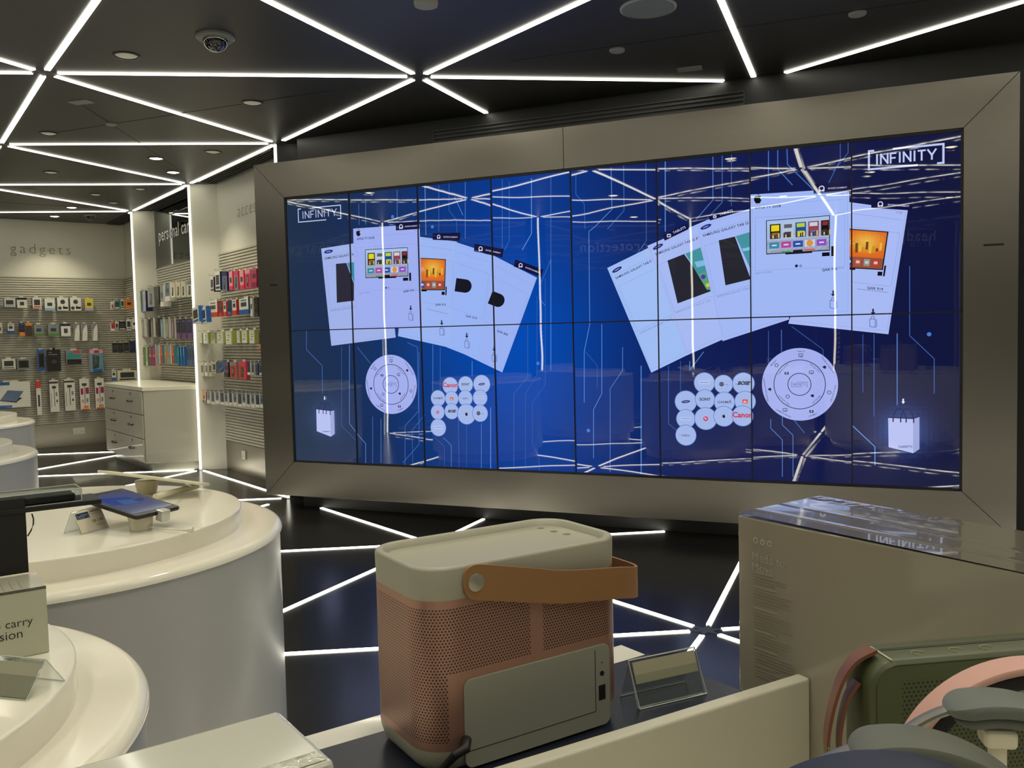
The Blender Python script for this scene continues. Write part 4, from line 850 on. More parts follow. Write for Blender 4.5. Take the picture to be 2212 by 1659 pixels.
# ------------------------------------------------------------ pink portable speaker on the riser
def rrect(w,d,r,n=8,ox=0,oy=0):
    p=[]
    for cx,cy,a0 in ((w-r,d-r,0),(r,d-r,PI/2),(r,r,PI),(w-r,r,1.5*PI)):
        for k in range(n+1):
            a=a0+k*PI/2/n; p.append((ox+cx+r*math.cos(a),oy+cy+r*math.sin(a)))
    return p
def perf_mat(name,col,hole,pitch,rx,mask,metal=.7,rough=.35):
    m=bpy.data.materials.new(name); m.use_nodes=True; nt=m.node_tree; L=nt.links.new; b=nt.nodes['Principled BSDF']; nn=nt.nodes.new
    b.inputs['Metallic'].default_value=metal; b.inputs['Roughness'].default_value=rough
    uv=nn('ShaderNodeUVMap'); sx=nn('ShaderNodeSeparateXYZ'); L(uv.outputs[0],sx.inputs[0])
    def mth(op,a,b2=None):
        q=nn('ShaderNodeMath'); q.operation=op
        for i,v in enumerate((a,b2)):
            if v is None: continue
            if isinstance(v,(int,float)): q.inputs[i].default_value=v
            else: L(v,q.inputs[i])
        return q.outputs[0]
    def dots(ox,oy):
        fx=mth('SUBTRACT',mth('FRACT',mth('ADD',mth('DIVIDE',sx.outputs[0],pitch),ox)),.5); fy=mth('SUBTRACT',mth('FRACT',mth('ADD',mth('DIVIDE',sx.outputs[1],pitch*1.732),oy)),.5)
        fy=mth('MULTIPLY',fy,1.732); d=mth('SQRT',mth('ADD',mth('MULTIPLY',fx,fx),mth('MULTIPLY',fy,fy))); return mth('LESS_THAN',d,rx)
    h=mth('MAXIMUM',dots(0,0),dots(.5,.5))
    for axis,lo,hi in mask:   # keep holes only inside / outside of bands
        pass
    at=nn('ShaderNodeVertexColor'); at.layer_name='Mask'
    h=mth('MULTIPLY',h,at.outputs['Color'])
    mx=nn('ShaderNodeMix'); mx.data_type='RGBA'; mx.inputs['A'].default_value=rgb(col); mx.inputs['B'].default_value=rgb(hole); L(h,mx.inputs['Factor'])
    L(mx.outputs['Result'],b.inputs['Base Color'])
    L(mth('MULTIPLY',mth('SUBTRACT',1,h),metal),b.inputs['Metallic']); bp=nn('ShaderNodeBump'); bp.inputs['Strength'].default_value=.6; bp.inputs['Distance'].default_value=.001; bp.invert=True; L(h,bp.inputs['Height']); L(bp.outputs[0],b.inputs['Normal'])
    return m
def uv_grid_obj(name,m,parent,us,vs_,pos,maskf):
    """dense grid surface with UV in metres and a per-corner perforation mask"""
    nu,nv=len(us),len(vs_); me=bpy.data.meshes.new(name)
    V=[tuple(pos(u,v)) for v in vs_ for u in us]; F=[(j*nu+i,j*nu+i+1,(j+1)*nu+i+1,(j+1)*nu+i) for j in range(nv-1) for i in range(nu-1)]
    me.from_pydata(V,[],F); me.update(); me.uv_layers.new(name='UVMap'); me.color_attributes.new('Mask','FLOAT_COLOR','CORNER'); uvl=me.uv_layers['UVMap']; ca=me.color_attributes['Mask']
    for p in me.polygons:
        js=[v//nu for v in p.vertices]; is_=[v%nu for v in p.vertices]; uc=sum(us[i] for i in is_)/4; vc=sum(vs_[j] for j in js)/4; k=1. if maskf(uc,vc) else 0.
        for li,i,j in zip(p.loop_indices,is_,js): uvl.data[li].uv=(us[i],vs_[j]); ca.data[li].color=(k,k,k,1)
    for p in me.polygons: p.use_smooth=True
    o=bpy.data.objects.new(name,me); C.objects.link(o); me.materials.append(m); o.parent=parent; return o
RZ=.92
SPW,SPD,SPH=.238,.132,.197
def pink_speaker():
    yaw=.571; org=Vector((-.085,.788,RZ)); t=thing('portable_speaker','dusty pink perforated portable speaker with grey top and tan leather strap on the dark riser','speaker',org,yaw)
    EX=Vector((math.cos(yaw),math.sin(yaw),0)); EY=Vector((-EX.y,EX.x,0))
    def FP(x,y):
        X=pl(x,y,org,EY)-org; return X.dot(EX),X.z
    R=.034; z1,z2=.023,.166
    # perimeter path from the left rear round the front to the right rear
    per=[];n=10
    def corner(cx,cy,a0):
        return [(cx+R*math.cos(a0+k*PI/2/n),cy+R*math.sin(a0+k*PI/2/n)) for k in range(n+1)]
    path=[(SPW*.5,SPD)]+corner(R,SPD-R,PI/2)+corner(R,R,PI)+corner(SPW-R,R,1.5*PI)+corner(SPW-R,SPD-R,0)+[(SPW*.5,SPD)]
    pp=[path[0]]
    for a,b in zip(path,path[1:]):
        L=math.hypot(b[0]-a[0],b[1]-a[1]); k=max(1,int(L/.003))
        for i in range(1,k+1): pp.append((a[0]+(b[0]-a[0])*i/k,a[1]+(b[1]-a[1])*i/k))
    s=[0]
    for a,b in zip(pp,pp[1:]): s.append(s[-1]+math.hypot(b[0]-a[0],b[1]-a[1]))
    import bisect
    def pos(u,v):
        i=min(range(len(s)),key=lambda k:abs(s[k]-u)) if False else bisect.bisect_left(s,u-1e-9); i=min(i,len(pp)-1); return Vector((pp[i][0],pp[i][1],v))
    front0=next(s[i] for i,p in enumerate(pp) if abs(p[1])<1e-6)-R
    pxl=FP(1001,1500)[0]; pxr=FP(1316,1500)[0]; ptop=.088
    sl=FP(1149,1350)[0]; srr=FP(1177,1350)[0]
    def mask(u,v):
        x=u-front0; i=min(bisect.bisect_left(s,u),len(pp)-1); fx,fy=pp[i]
        if v<z1+.008 or v>z2-.009: return False
        if fy<.02:
            if sl<fx<srr: return False
            if pxl-.011<fx<pxr+.009 and v<ptop+.009: return False
        return True
    us=s; vs_=[z1+(z2-z1)*k/70 for k in range(71)]
    uv_grid_obj('body',perf_mat('perforated rose aluminium',(176,136,122),(72,46,38),.0033,.31,()),t,us,vs_,pos,mask)
    cap=mat('pale grey aluminium',(166,163,146),.42,metal=.15)
    # base
    mb=MB(); mb.loft([[(x,y,z) for x,y in rrect(SPW-2*o,SPD-2*o,R-o*.5,8,o,o)] for z,o in ((0,.012),(.003,.006),(.008,.003),(.016,.0008),(z1,.0))]); mb.build('base',cap,t,smooth=True)
    # top cap with a recessed tray
    mb=MB(); lv=[(z2,0),(SPH-.003,-.0005),(SPH-.0008,.0005),(SPH,.002),(SPH,.0055),(SPH-.001,.007),(SPH-.007,.0095),(SPH-.0085,.014)]
    mb.loft([[(x,y,z) for x,y in rrect(SPW-2*o,SPD-2*o,R-o*.6,8,o,o)] for z,o in lv]); mb.build('top_cap',cap,t,smooth=True)
    for k in range(3):
        p=pl(*((1168,1141),(1196,1148),(1224,1154))[k],org+Vector((0,0,SPH-.0085)),Vector((0,0,1)))-org; lx,ly=p.dot(EX),p.dot(EY)
        mb=MB(); c=Vector((lx,ly,SPH-.0084)); mb.lathe([(.0045,0),(.0045,.0003)],n=16,c=c); mb.lathe([(.0018,.0003),(.0018,.0006)],n=12,c=c); mb.build('button',mat('button grey',(130,128,114),.5),t)
    # port panel on the front
    mb=MB(); q=rrect(pxr-pxl,ptop-.003,.008,6,pxl,.003); m2=[(x,z) for x,z in q if True]
    bot=.0035; q=[(x,max(z,bot)) for x,z in q]
    mb.loft([[(x,-.0002,z) for x,z in q],[(x,-.0016,z) for x,z in q],[(x+(.0012 if x<.1 else -.0012),-.0018,z-.0005) for x,z in q]]); pp_=mb.build('port_panel',mat('grey port panel',(150,150,138),.4),t,smooth=False)
    xs=FP(1284,1480)[0]
    mb=MB(); mb.box(xs-.0004,xs+.0004,-.0021,-.0017,.02,ptop-.004); mb.box(pxl+.003,xs,-.0021,-.0017,.019,.0198); mb.build('panel_gap',mat('dark seam',(60,60,56),.6),pp_)
    x,z=FP(1298,1453); mb=MB(); mb.tube([(x,-.0016,z),(x,-.0024,z)],.0026,n=20); mb.build('jack_socket',M_BLACK,pp_)
    x,z=FP(1298,1430); mb=MB(); mb.tube([(x,-.0016,z),(x,-.0022,z)],.001,n=12); mb.build('charge_light',mat('lamp dot',(90,90,84),.4),pp_)
    x,z=FP(1298,1494); mb=MB(); mb.box(x-.0042,x+.0042,-.0024,-.0016,z-.0078,z+.0078); mb.build('usb_port',M_BLACK,pp_)
    # leather strap: loop pivoting on two rivets
    lx,lz=FP(1023,1256)
    def strap():
        P=[];off=.003
        front=[(lx-.013,-off,lz),(lx,-off,lz),(lx+.02,-off-.001,lz-.004),(lx+.06,-.006,lz-.0125),(lx+.1,-.008,lz-.0205),(SPW-.02,-.011,lz-.027),(SPW+.006,-.007,lz-.0315)]
        rnd=[(SPW+.016,.004,lz-.0325),(SPW+.02,.03,lz-.033),(SPW+.02,SPD-.03,lz-.033),(SPW+.016,SPD-.004,lz-.0325)]
        back=[(x,SPD-y,z) for x,y,z in reversed(front)]
        K=front+rnd+back; K=[Vector(k) for k in K]; out=[]
        for i in range(len(K)-1):
            p0=K[max(i-1,0)];p1=K[i];p2=K[i+1];p3=K[min(i+2,len(K)-1)]
            for s_ in range(6):
                t_=s_/6; out.append(.5*((2*p1)+(p2-p0)*t_+(2*p0-5*p1+4*p2-p3)*t_*t_+(3*p1-p0-3*p2+p3)*t_**3))
        out.append(K[-1]); n=len(out); mb=MB(); lo=[]
        for i,p in enumerate(out):
            tn=(out[min(i+1,n-1)]-out[max(i-1,0)]).normalized(); up=Vector((0,0,1)); up=(up-tn*up.dot(tn)).normalized(); nr=tn.cross(up).normalized()
            e=min(i,n-1-i)/7; w=.0165*math.sqrt(max(0,1-(1-min(1,e))**2))+.0004
            wu=w*(1-.12*min(1,max(0,(i/n-.1))*3)); h=.0013
            lo.append([p+up*wu+nr*h,p+up*wu-nr*h,p-up*w-nr*h,p-up*w+nr*h])
        mb.loft(lo); return mb
    strap().build('strap',mat('tan leather',(150,110,70),.5,noise=((60,60,60),.05)),t,smooth=True)
    for yy,sgn in ((-.0042,-1),(SPD+.0042,1)):
        mb=MB(); mb.tube([(lx,yy,lz),(lx,yy+sgn*.0014,lz),(lx,yy+sgn*.002,lz)],[.0085,.0085,.007],n=32); mb.build('rivet',mat('pale metal rivet',(176,172,158),.3,metal=.6),t,smooth=True)
    # power lead
    mb=MB(); x0,z0=FP(1005,1597); p0=org+EX*x0+EY*-.002+Vector((0,0,max(z0,.008)))
    a=pl(985,1630,org-EY*.012,EY); b=atz(948,1668,RZ+.005); c=atz(900,1740,RZ+.005)
    K=[p0,p0+(a-p0)*.4-EY*.006,a,b,c]; rr=[.0052,.0052,.0042,.003,.0028]
    mb.tube([k-p0 for k in K],rr,n=12); tag(mb.build('power_cable',mat('black rubber',(18,17,17),.5),loc=p0,smooth=True),'black power cable plugged into the lower front of the pink speaker','cable')
pink_speaker()
# ------------------------------------------------------------ riser with navy top and white upstand
def riser():
    BLp=(-.25,.882); BR=(.137,1.148); FR=(.298,.922); d=Vector((.861,.507)).normalized()
    FL=(-.125,.922-(.298+.125)*math.tan(math.radians(30.46)))
    t=thing('display_riser','white display riser with a dark navy top under the pink speaker','riser',(0,.8,TZ))
    o=Vector((0,.8))
    mb=MB(); mb.prism([(p[0]-o.x,p[1]-o.y) for p in (BLp,FL,FR,BR)],0,RZ-TZ-.003); mb.build('body',M_WHITE,t,bevel=.002)
    mb=MB(); e=[(-.22,.849),(-.105,.690),(.296,.922),(.166,1.104)]; mb.prism([(p[0]-o.x,p[1]-o.y) for p in e],RZ-TZ-.003,RZ-TZ); mb.build('navy_top',mat('navy laminate',(30,34,48),.25),t)
    return t
riser()
def upstand():
    z1=.963; P=Vector((.298,.922,0)); Qd=Vector((-math.cos(math.radians(30.46)),-math.sin(math.radians(30.46)),0)); L=.48; nb=Vector((-Qd.y,Qd.x,0)); nb=nb if nb.y>0 else -nb
    mb=MB(); mb.box(0,L,-.0005-.0165,0-.0005,0,z1-TZ,fr=lambda x,y,z:Qd*x+nb*(-y)*-1+Vector((0,0,z)))
    tag(mb.build('divider_panel',mat('white divider',(198,195,178),.4),loc=(P.x,P.y,TZ),bevel=.003),'white upright divider panel running along the front of the pink speaker','panel')
upstand()
# ------------------------------------------------------------ big product box at right
def product_box():
    c=Vector((.253,.99,TZ)); a=math.radians(-56.494); t=thing('product_box','large grey-brown shrink-wrapped carton with faint Made to Move lettering, right of the pink speaker','box',c,a)
    L,Wd,H=.33,.1455,1.12-TZ
    wrapm=mat('wrapped taupe card',(152,145,128),.24,coat=.75,coatr=.06,noise=((5,5,5),.03)); 
    mb=MB(); mb.box(0,L,0,Wd,0,H); mb.build('carton',wrapm,t,bevel=.0018)
    # film: slightly wrinkled clear wrap on the lid
    mb=MB(); nx,ny=90,40; random.seed(5); V=[]
    for j in range(ny+1):
        for i in range(nx+1):
            x=L*i/nx;y=Wd*j/ny; w=.0004*math.exp(-((y-.028-.02*x)/.0025)**2)+.0003*math.exp(-((y-.075+.03*x)/.002)**2)+.0006*random.random()*(math.exp(-((y-Wd+.01)/.01)**2)*max(0,1-x*4))
            V.append((x,y,.0034+w+.0125*(-.60*x+.79*y)))
    mb.add([(x,y,H+z) for x,y,z in V],[(j*(nx+1)+i,j*(nx+1)+i+1,(j+1)*(nx+1)+i+1,(j+1)*(nx+1)+i) for j in range(ny) for i in range(nx)])
    mb.build('lid_film',mat('grey lid under film',(112,108,96),.1,coat=1,coatr=.02),t,smooth=True)
    EX=Vector((math.cos(a),math.sin(a),0)); EY=Vector((-EX.y,EX.x,0))
    def BP(x,y): X=pl(x,y,c,EY)-c; return X.dot(EX),X.z
    tm=MB(); grey=(172,167,152)
    def tx(s,a_,b_,col=grey,bold=.0):
        (x0,z0),(x1,_)=BP(*a_),BP(*b_); text_into(tm,s,Vector((x0,-.0006,z0)),Vector((1,0,0)),Vector((0,0,1)),width=x1-x0,col=col,bold=bold)
    tx('Made to',(1626,1209),(1696,1223)); tx('Move',(1626,1231),(1671,1241))
    for k,px in enumerate(((1633,1167),(1648,1171),(1663,1174.5))):
        x,z=BP(*px); n=20; r=.0036; tm.poly([(x+r*math.cos(2*PI*k2/n),-.0006,z+r*math.sin(2*PI*k2/n)) for k2 in range(n)],(176,172,156))
        q=[[(-.4,.1),(.1,-.5),(.5,.4),(-.1,.3)],[(-.5,.2),(0,-.5),(.5,.2),(0,.1)],[(-.25,-.45),(.5,0),(-.25,.45)]][k]
        tm.poly([(x+u*r,-.0009,z+v*r) for u,v in q],(100,94,82))
    random.seed(9)
    x0,_=BP(1629,1300)
    for yb,nl,wl in ((1232,3,.046),(1263,5,.050),(1309,6,.052),(1357,4,.050),(1395,5,.052),(1432,3,.046)):
        _,z=BP(1629,yb+4)
        tm.box(x0,x0+wl*.62,-.0007,-.0002,z,z+.0012,col=(158,152,138))
        for k in range(nl): z2=z-.0042-.0034*k; tm.box(x0,x0+wl*(1 if k<nl-1 else .7)*random.uniform(.9,1.05),-.0007,-.0002,z2,z2+.0007,col=(140,134,120))
    tm.build('printed_lettering',M_INK,t,fixn=False)
product_box()
# ------------------------------------------------------------ acrylic price holders
def tent(base,yaw,w,h,spread,label,card=None,textf=None,lean=0):
    t=thing('price_holder',label,'price holder',base,yaw)
    mb=MB(); th=.0014
    def leaf(s,y0,y1,z0,z1):
        mb.add([(0,y0,z0),(w,y0,z0),(w,y1,z1),(0,y1,z1),(0,y0+th,z0),(w,y0+th,z0),(w,y1+th,z1),(0,y1+th,z1)],[(0,1,2,3),(7,6,5,4),(0,4,5,1),(1,5,6,2),(2,6,7,3),(3,7,4,0)])
    leaf(1,0,spread/2,0,h); leaf(1,spread,spread/2,0,h); (leaf(1,-.004,spread/2-.004,.001,h*.96) if not textf else None)
    mb.build('clear_stand',M_CLEAR,t,fixn=False)
    em=MB(); r=.0006
    for y0 in ((0,spread) if textf else (0,spread,-.004)): em.tube([(0,y0,.0005),(w,y0,.0005)],r,n=5); em.tube([(0,y0,.0005),(0,spread/2,h)],r,n=5); em.tube([(w,y0,.0005),(w,spread/2,h)],r,n=5)
    em.tube([(0,spread/2,h),(w,spread/2,h)],r*1.4,n=5); em.build('edges',mat('bright acrylic edge',(206,208,200),.15),t)
    if card:
        cm=MB(); k0,k1,col=card; e=.0006
        def cp(x,s,d=0): return Vector((x,-.0022+ (spread/2)*s-d,h*s))
        cm.add([cp(.003,k0),cp(w-.003,k0),cp(w-.003,k1),cp(.003,k1)],[(0,1,2,3)],col)
        if textf: textf(cm,cp,w)
        cm.build('price_card',M_INK,t,fixn=False)
    return t
p0=atz(1378,1531,RZ); p1=atz(1522,1497,RZ); yw=math.atan2(p1.y-p0.y,p1.x-p0.x)
tent((p0.x,p0.y,RZ+.0005),yw,(p1-p0).length,.047,.036,'small empty clear acrylic price holder on the navy riser right of the pink speaker',(.5,.96,(196,188,160)))
def price(cm,cp,w):
    k=lambda a,b,d=.0003:cp(a*w,b,d)
    cm.add([k(.06,.62),k(.5,.62),k(.5,.88),k(.06,.88)],[(0,1,2,3)],(34,52,84))
    ex=Vector((1,0,0)); ey=(cp(0,1)-cp(0,0)).normalized()
    logo(cm,lambda x,z:k(.09,.66,.0006)+ex*x+ey*z,w*.37,.0082,.0006,(190,200,210))
    text_into(cm,'SAMSUNG',k(.55,.82),ex,ey,width=w*.36,col=(90,80,70),bold=.02); text_into(cm,'TAB A 8" T355',k(.58,.72),ex,ey,width=w*.33,col=(130,120,110))
    text_into(cm,'QR 1195',k(.52,.38),ex,ey,width=w*.38,col=(80,72,64),bold=.02); text_into(cm,'US$ 331',k(.6,.2),ex,ey,width=w*.3,col=(140,130,118))
p0=atz(174,1156,.89); p1=atz(235,1139,.89); yw=math.atan2(p1.y-p0.y,p1.x-p0.x)
tent((p0.x,p0.y,.8905),yw,(p1-p0).length,.052,.05,'clear price holder with a white SAMSUNG QR 1195 card beside the dark tablet',(.04,.97,(224,214,190)),price)
p0=atz(-70,1498,.89); p1=atz(62,1512,.89); yw=math.atan2(p1.y-p0.y,p1.x-p0.x)
tent((p0.x,p0.y,.8905),yw,(p1-p0).length,.04,.06,'clear acrylic holder lying at the left edge in front of the carry text box',(.04,.9,(190,184,160)))
# ------------------------------------------------------------ things on the left tables
def frame_from(a,b,c):
    """orthonormal frame: x along a->b, y toward c"""
    x=(b-a).normalized(); y=(c-a); y=(y-x*y.dot(x)).normalized(); return x,y,x.cross(y)
def slab(mb,o,x,y,z,L,Wd,T,r,col=None):
    lo=[]
    for h,ins in ((0,.0012),(.0015,0),(T-.0015,0),(T,.0012)):
        lo.append([o+x*px+y*py+z*h for px,py in rrect(L-2*ins,Wd-2*ins,r,6,ins,ins)])
    mb.loft(lo,col=col)
def dark_tablet():
    # near long edge runs from the black stand to the front; lies tilted on a round white stand
    c=atz(294,1124,.925); b=atz(391,1101,.925); a=atz(276,1048,.955)
    # c = front corner, b = right corner, a = back right corner: short side c-b, long side b-a
    x=(b-c).normalized(); base=c-CAM; L=.208; Wd=(b-c).length
    # direction of the long side: horizontal-ish, rising away from the viewer
    dl=Vector((a.x-b.x,a.y-b.y,0)); dl=(dl-x*dl.dot(x)).normalized(); y=(dl*math.cos(.16)+Vector((0,0,1))*math.sin(.16)); 
    z=x.cross(y).normalized(); z=z if z.z>0 else -z; o=c.copy()
    t=thing('tablet','dark tablet with a blue screen propped on a round white stand on the large table','tablet',o)
    O=Vector((0,0,0)); mb=MB(); slab(mb,O,x,y,z,Wd,L,.008,.01); mb.build('body',mat('dark tablet metal',(60,56,50),.25,metal=.8),t,smooth=True)
    mb=MB(); mb.loft([[O+x*px+y*py+z*h for px,py in rrect(Wd-.004,L-.004,.008,6,.002,.002)] for h in (.0078,.0086)]); mb.build('bezel',M_GLOSSBLACK,t)
    mb=MB(); e=.0088; g=lambda u,v,d=0:O+x*(u*Wd)+y*(v*L)+z*(e+d)
    mb.add([g(.07,.1),g(.93,.1),g(.93,.9),g(.07,.9)],[(0,1,2,3)],(96,102,150))
    mb.add([g(.12,.48,.0002),g(.62,.36,.0002),g(.68,.66,.0002),g(.16,.80,.0002)],[(0,1,2,3)],(50,84,168)); mb.add([g(.3,.44,.0003),g(.6,.38,.0003),g(.63,.56,.0003),g(.38,.62,.0003)],[(0,1,2,3)],(70,120,190))
    mb.box(0,1,0,1,0,1,fr=lambda p,q,r_:g(.66+.16*p,.50+.03*q,.0002+.0001*r_),col=(40,46,96)); mb.box(0,1,0,1,0,1,fr=lambda p,q,r_:g(.66+.12*p,.45+.02*q,.0002+.0001*r_),col=(40,46,96))
    m=bpy.data.materials.new('tablet display'); m.use_nodes=True; nt=m.node_tree; b_=nt.nodes['Principled BSDF']; at=nt.nodes.new('ShaderNodeVertexColor'); at.layer_name='Col'
    nt.links.new(at.outputs[0],b_.inputs['Emission Color']); b_.inputs['Emission Strength'].default_value=.45; b_.inputs['Base Color'].default_value=(.01,.01,.02,1); b_.inputs['Roughness'].default_value=.06
    mb.build('screen',m,t,fixn=False)
    # clamp at the middle of the near short side
    mb=MB(); q=O+x*(Wd*.56)-y*.004; mb.box(-.012,.012,-.012,.012,-.014,.013,fr=lambda u,v,w:q+x*u+y*v+z*w); k=mb.build('clamp',mat('silver clamp',(206,206,198),.25,metal=.4),t,bevel=.003)
    # round stand under it
    cx=o+x*(Wd*.38)+y*.045; cx.z=.8905; H=o.z+.045*math.sin(.16)-.8905-.004
    ts=thing('tablet_stand','round white security stand under the dark tablet','stand',cx)
    mb=MB(); mb.lathe([(.024,0),(.0245,.003),(.0295,H-.004),(.0285,H),(.02,H)],n=48); mb.build('cone',mat('white stand plastic',(226,220,196),.3),ts,smooth=True)
    mb=MB(); e0=Vector((.06,-.03,.008)); mb.tube([Vector((.02,-.01,.008)),Vector((.06,-.035,.008)),e0+Vector((.06,-.03,0)),e0+Vector((.085,-.03,0))],[.002,.002,.002,.0075],n=10); mb.build('cable_sleeve',MATS['white stand plastic'],ts,smooth=True)
dark_tablet()
def white_tablet():
    a=atz(208,1021,.975); b=atz(436,1049,.925)
    # seen edge on: a thin white slab tilted toward the aisle
    x=(b-a); L=x.length; x.normalize(); view=(a-CAM).normalized(); y=view-x*view.dot(x); y.normalize(); z=x.cross(y); z=z if z.z>0 else -z
    y=(y+z*.02).normalized()
    t=thing('tablet','white tablet seen edge on, propped on a white stand behind the dark tablet','tablet',a)
    mb=MB(); slab(mb,Vector((0,0,0)),x,y,z,L,.14,.0075,.01); mb.build('body',mat('white tablet shell',(232,226,196),.3),t,smooth=True)
    c=atz(318,1065,.8905); top=atz(318,1034,.951)
    s=thing('tablet_stand','cream conical stand under the edge-on white tablet','stand',Vector((c.x,c.y,.8905)))
    H=pl(318,1036,c,Vector((0,1,0))).z-.8905-.001
    mb=MB(); mb.lathe([(.027,0),(.0275,.004),(.0335,H-.003),(.0325,H),(.02,H)],n=48); mb.build('cone',MATS['white stand plastic'],s,smooth=True)
    p=atz(335,1073,.905); q=atz(425,1050,.905); mb=MB(); q2=atz(392,1040,.955)
    mb.tube([p-p,(q-p)],[.0085,.0085],n=12); mb.tube([q-p-(q-p)*.1,(q2-p)],[.003,.002],n=8)
    tag(mb.build('cable_sleeve',MATS['white stand plastic'],loc=p,smooth=True),'cream cable sleeve leading from the stand to the white tablet end','cable')
    r_=atz(335,1068,.8905)
white_tablet()
def clear_scraps():
    a=atz(157,1046,.93); mb=MB()
    V=[atz(*p,.93)-a for p in ((155,1032),(165,1046),(200,1041),(238,1035),(246,1026),(215,1026),(180,1034))]
    V2=[v+Vector((0,0,.006)) for v in V]; mb.loft([V,V2]); tag(mb.build('clear_tray',M_CLEAR,loc=a),'clear plastic tray on the big table behind the black stand','tray')
clear_scraps()
# carry text box with the black stand on it
def carry_box():
    B=atz(107,1409,.89); Lf=atz(0,1431,.89); ex=(B-Lf).normalized(); ey=Vector((-ex.y,ex.x,0)); W_=.24; Dp=.095; H=.0945
    o=B-ex*W_; o.z=.8905; yaw=math.atan2(ex.y,ex.x)
    t=thing('display_box','white box reading o carry and asion at the left edge, black stand on top','box',o,yaw)
    mb=MB(); mb.box(0,W_,0,Dp,0,H); mb.build('carton',mat('pale grey card',(186,186,164),.5),t,bevel=.0012)
    mb=MB(); mb.box(0,W_,0,Dp,0,.0015); s=mb.build('top_label',mat('clear printed lid',(206,202,184),.15,coat=.6),t); s.location=(0,0,H)
    def BP(x,y): X=pl(x,y,o,ey)-o; return X.dot(ex),X.z
    tm=MB(); 
    for s_,a_,b_ in (('to carry',(-24,1362),(71,1345)),('occasion',(-62,1390),(49,1378))):
        (x0,z0),(x1,z1)=BP(*a_),BP(*b_); x0+=0
        text_into(tm,s_,Vector((x0,-.0006,(z0+z1)/2-.002)),Vector((1,0,0)),Vector((0,0,1)),width=x1-x0,col=(52,52,46),bold=-.004)
    tm.build('lettering',M_INK,t,fixn=False)
    pm=MB(); random.seed(4)
    for k in range(9): pm.box(W_-.03-.011*k,W_-.028-.011*k,.012+.004*random.random(),.06,H+.0018,H+.002,col=(150,146,130))
    pm.box(0,W_,.0,.0016,H-.002,H+.0022,col=(84,80,68)); pm.build('fine_print',M_INK,t,fixn=False)
    # black stand
    c=o+ex*(W_-.034)+ey*(Dp-.02); R=atz(61,1237,.89+H+.002)
    s=thing('product_stand','matt black stand with a wide tray arm holding a clear case','stand',Vector((o.x,o.y,.8905+H+.002)),yaw)
    hw=pl(58,1118,R,ey); h=hw.z-R.z; 
    Rx=(R-o).dot(ex); Ry=(R-o).dot(ey)
    mb=MB(); mb.box(Rx-.13,Rx+.001,Ry,Ry+.03,0,h+.03); mb.build('column',mat('black stand card',(17,17,16),.6),s,bevel=.001)
    tip=pl(219,1080,R,ey); tx_=(tip-o).dot(ex); tz=tip.z-R.z
    mb=MB(); mb.box(Rx-.2,tx_,Ry-.002,Ry+.07,tz-.006,tz+.0012); ar=mb.build('tray',MATS['black stand card'],s,bevel=.0008)
    mb=MB(); x1=tx_-.028; mb.box(Rx-.2,x1-.008,Ry+.006,Ry+.05,tz+.003,tz+.014); mb.build('black_bar',M_BLACK,s,bevel=.002)
    mb=MB()
    for a_ in ((Rx-.2,x1,Ry+.001,Ry+.003,tz+.0015,tz+.02),(Rx-.2,x1,Ry+.054,Ry+.056,tz+.0015,tz+.02),(x1-.002,x1,Ry+.003,Ry+.054,tz+.0015,tz+.02),(Rx-.2,x1,Ry+.001,Ry+.056,tz+.02,tz+.0215)): mb.box(*a_)
    mb.build('clear_case',M_CLEAR,s,fixn=True)
    mb=MB()
    for p,q in (((Rx-.2,Ry+.002,tz+.002),(x1,Ry+.002,tz+.002)),((Rx-.2,Ry+.002,tz+.021),(x1,Ry+.002,tz+.021)),((x1,Ry+.002,tz+.002),(x1,Ry+.002,tz+.021)),((x1,Ry+.055,tz+.021),(Rx-.2,Ry+.055,tz+.021)),((x1,Ry+.002,tz+.021),(x1,Ry+.055,tz+.021))): mb.tube([p,q],.0009,n=6)
    mb.build('case_edges',MATS['bright acrylic edge'],s)
    p=pl(68,1109,R,ey); q=pl(70,1130,R,ey); r_=pl(59,1157,R,ey); p0=p.copy(); q=q-ey*.006
    mb=MB(); mb.tube([p-p0,(p+q)/2-p0+ex*.0012,q-p0,(q+r_)/2-p0+ex*.001,r_-p0],.0011,n=8); tag(mb.build('cable',M_BLACK,loc=p0-ey*.004,smooth=True),'thin black cable looping down beside the black column','cable')
carry_box()
# ------------------------------------------------------------ wrapped white box at the bottom left
def wrapped_box():
    zt=1.10; A_=atz(590,1535,zt); B_=atz(725,1641,zt); ex=Vector((.8415,.5403,0)); ex=Vector((math.cos(math.radians(35.7)),math.sin(math.radians(35.7)),0)); ey=Vector((-ex.y,ex.x,0)); Dd=(B_-A_).length; Wd=.27
    dirAB=(B_-A_).normalized(); o=B_-ex*Wd; o.z=TZ; yaw=math.atan2(ex.y,ex.x)
    t=thing('wrapped_box','pale grey shrink-wrapped box at the bottom left edge of the foreground','box',o,yaw)
    mb=MB(); mb.box(0,Wd,0,Dd,0,zt-TZ); mb.build('carton',mat('pale wrapped card',(196,196,182),.22,coat=.8,coatr=.08,bump=.05),t,bevel=.004)
    mb=MB(); random.seed(2); V=[];nx,ny=16,8
    for j in range(ny+1):
        for i in range(nx+1):
            e=math.sin(PI*i/nx)*math.sin(PI*j/ny); V.append((Wd-.052+.048*i/nx,.003+.013*j/ny,zt-TZ+.0003+e*(.0006+.0016*random.random())))
    mb.add(V,[(j*(nx+1)+i,j*(nx+1)+i+1,(j+1)*(nx+1)+i+1,(j+1)*(nx+1)+i) for j in range(ny) for i in range(nx)])
    mb.build('film_folds',mat('clear film fold',(200,200,186),.12,coat=1),t,smooth=True,fixn=False)
wrapped_box()
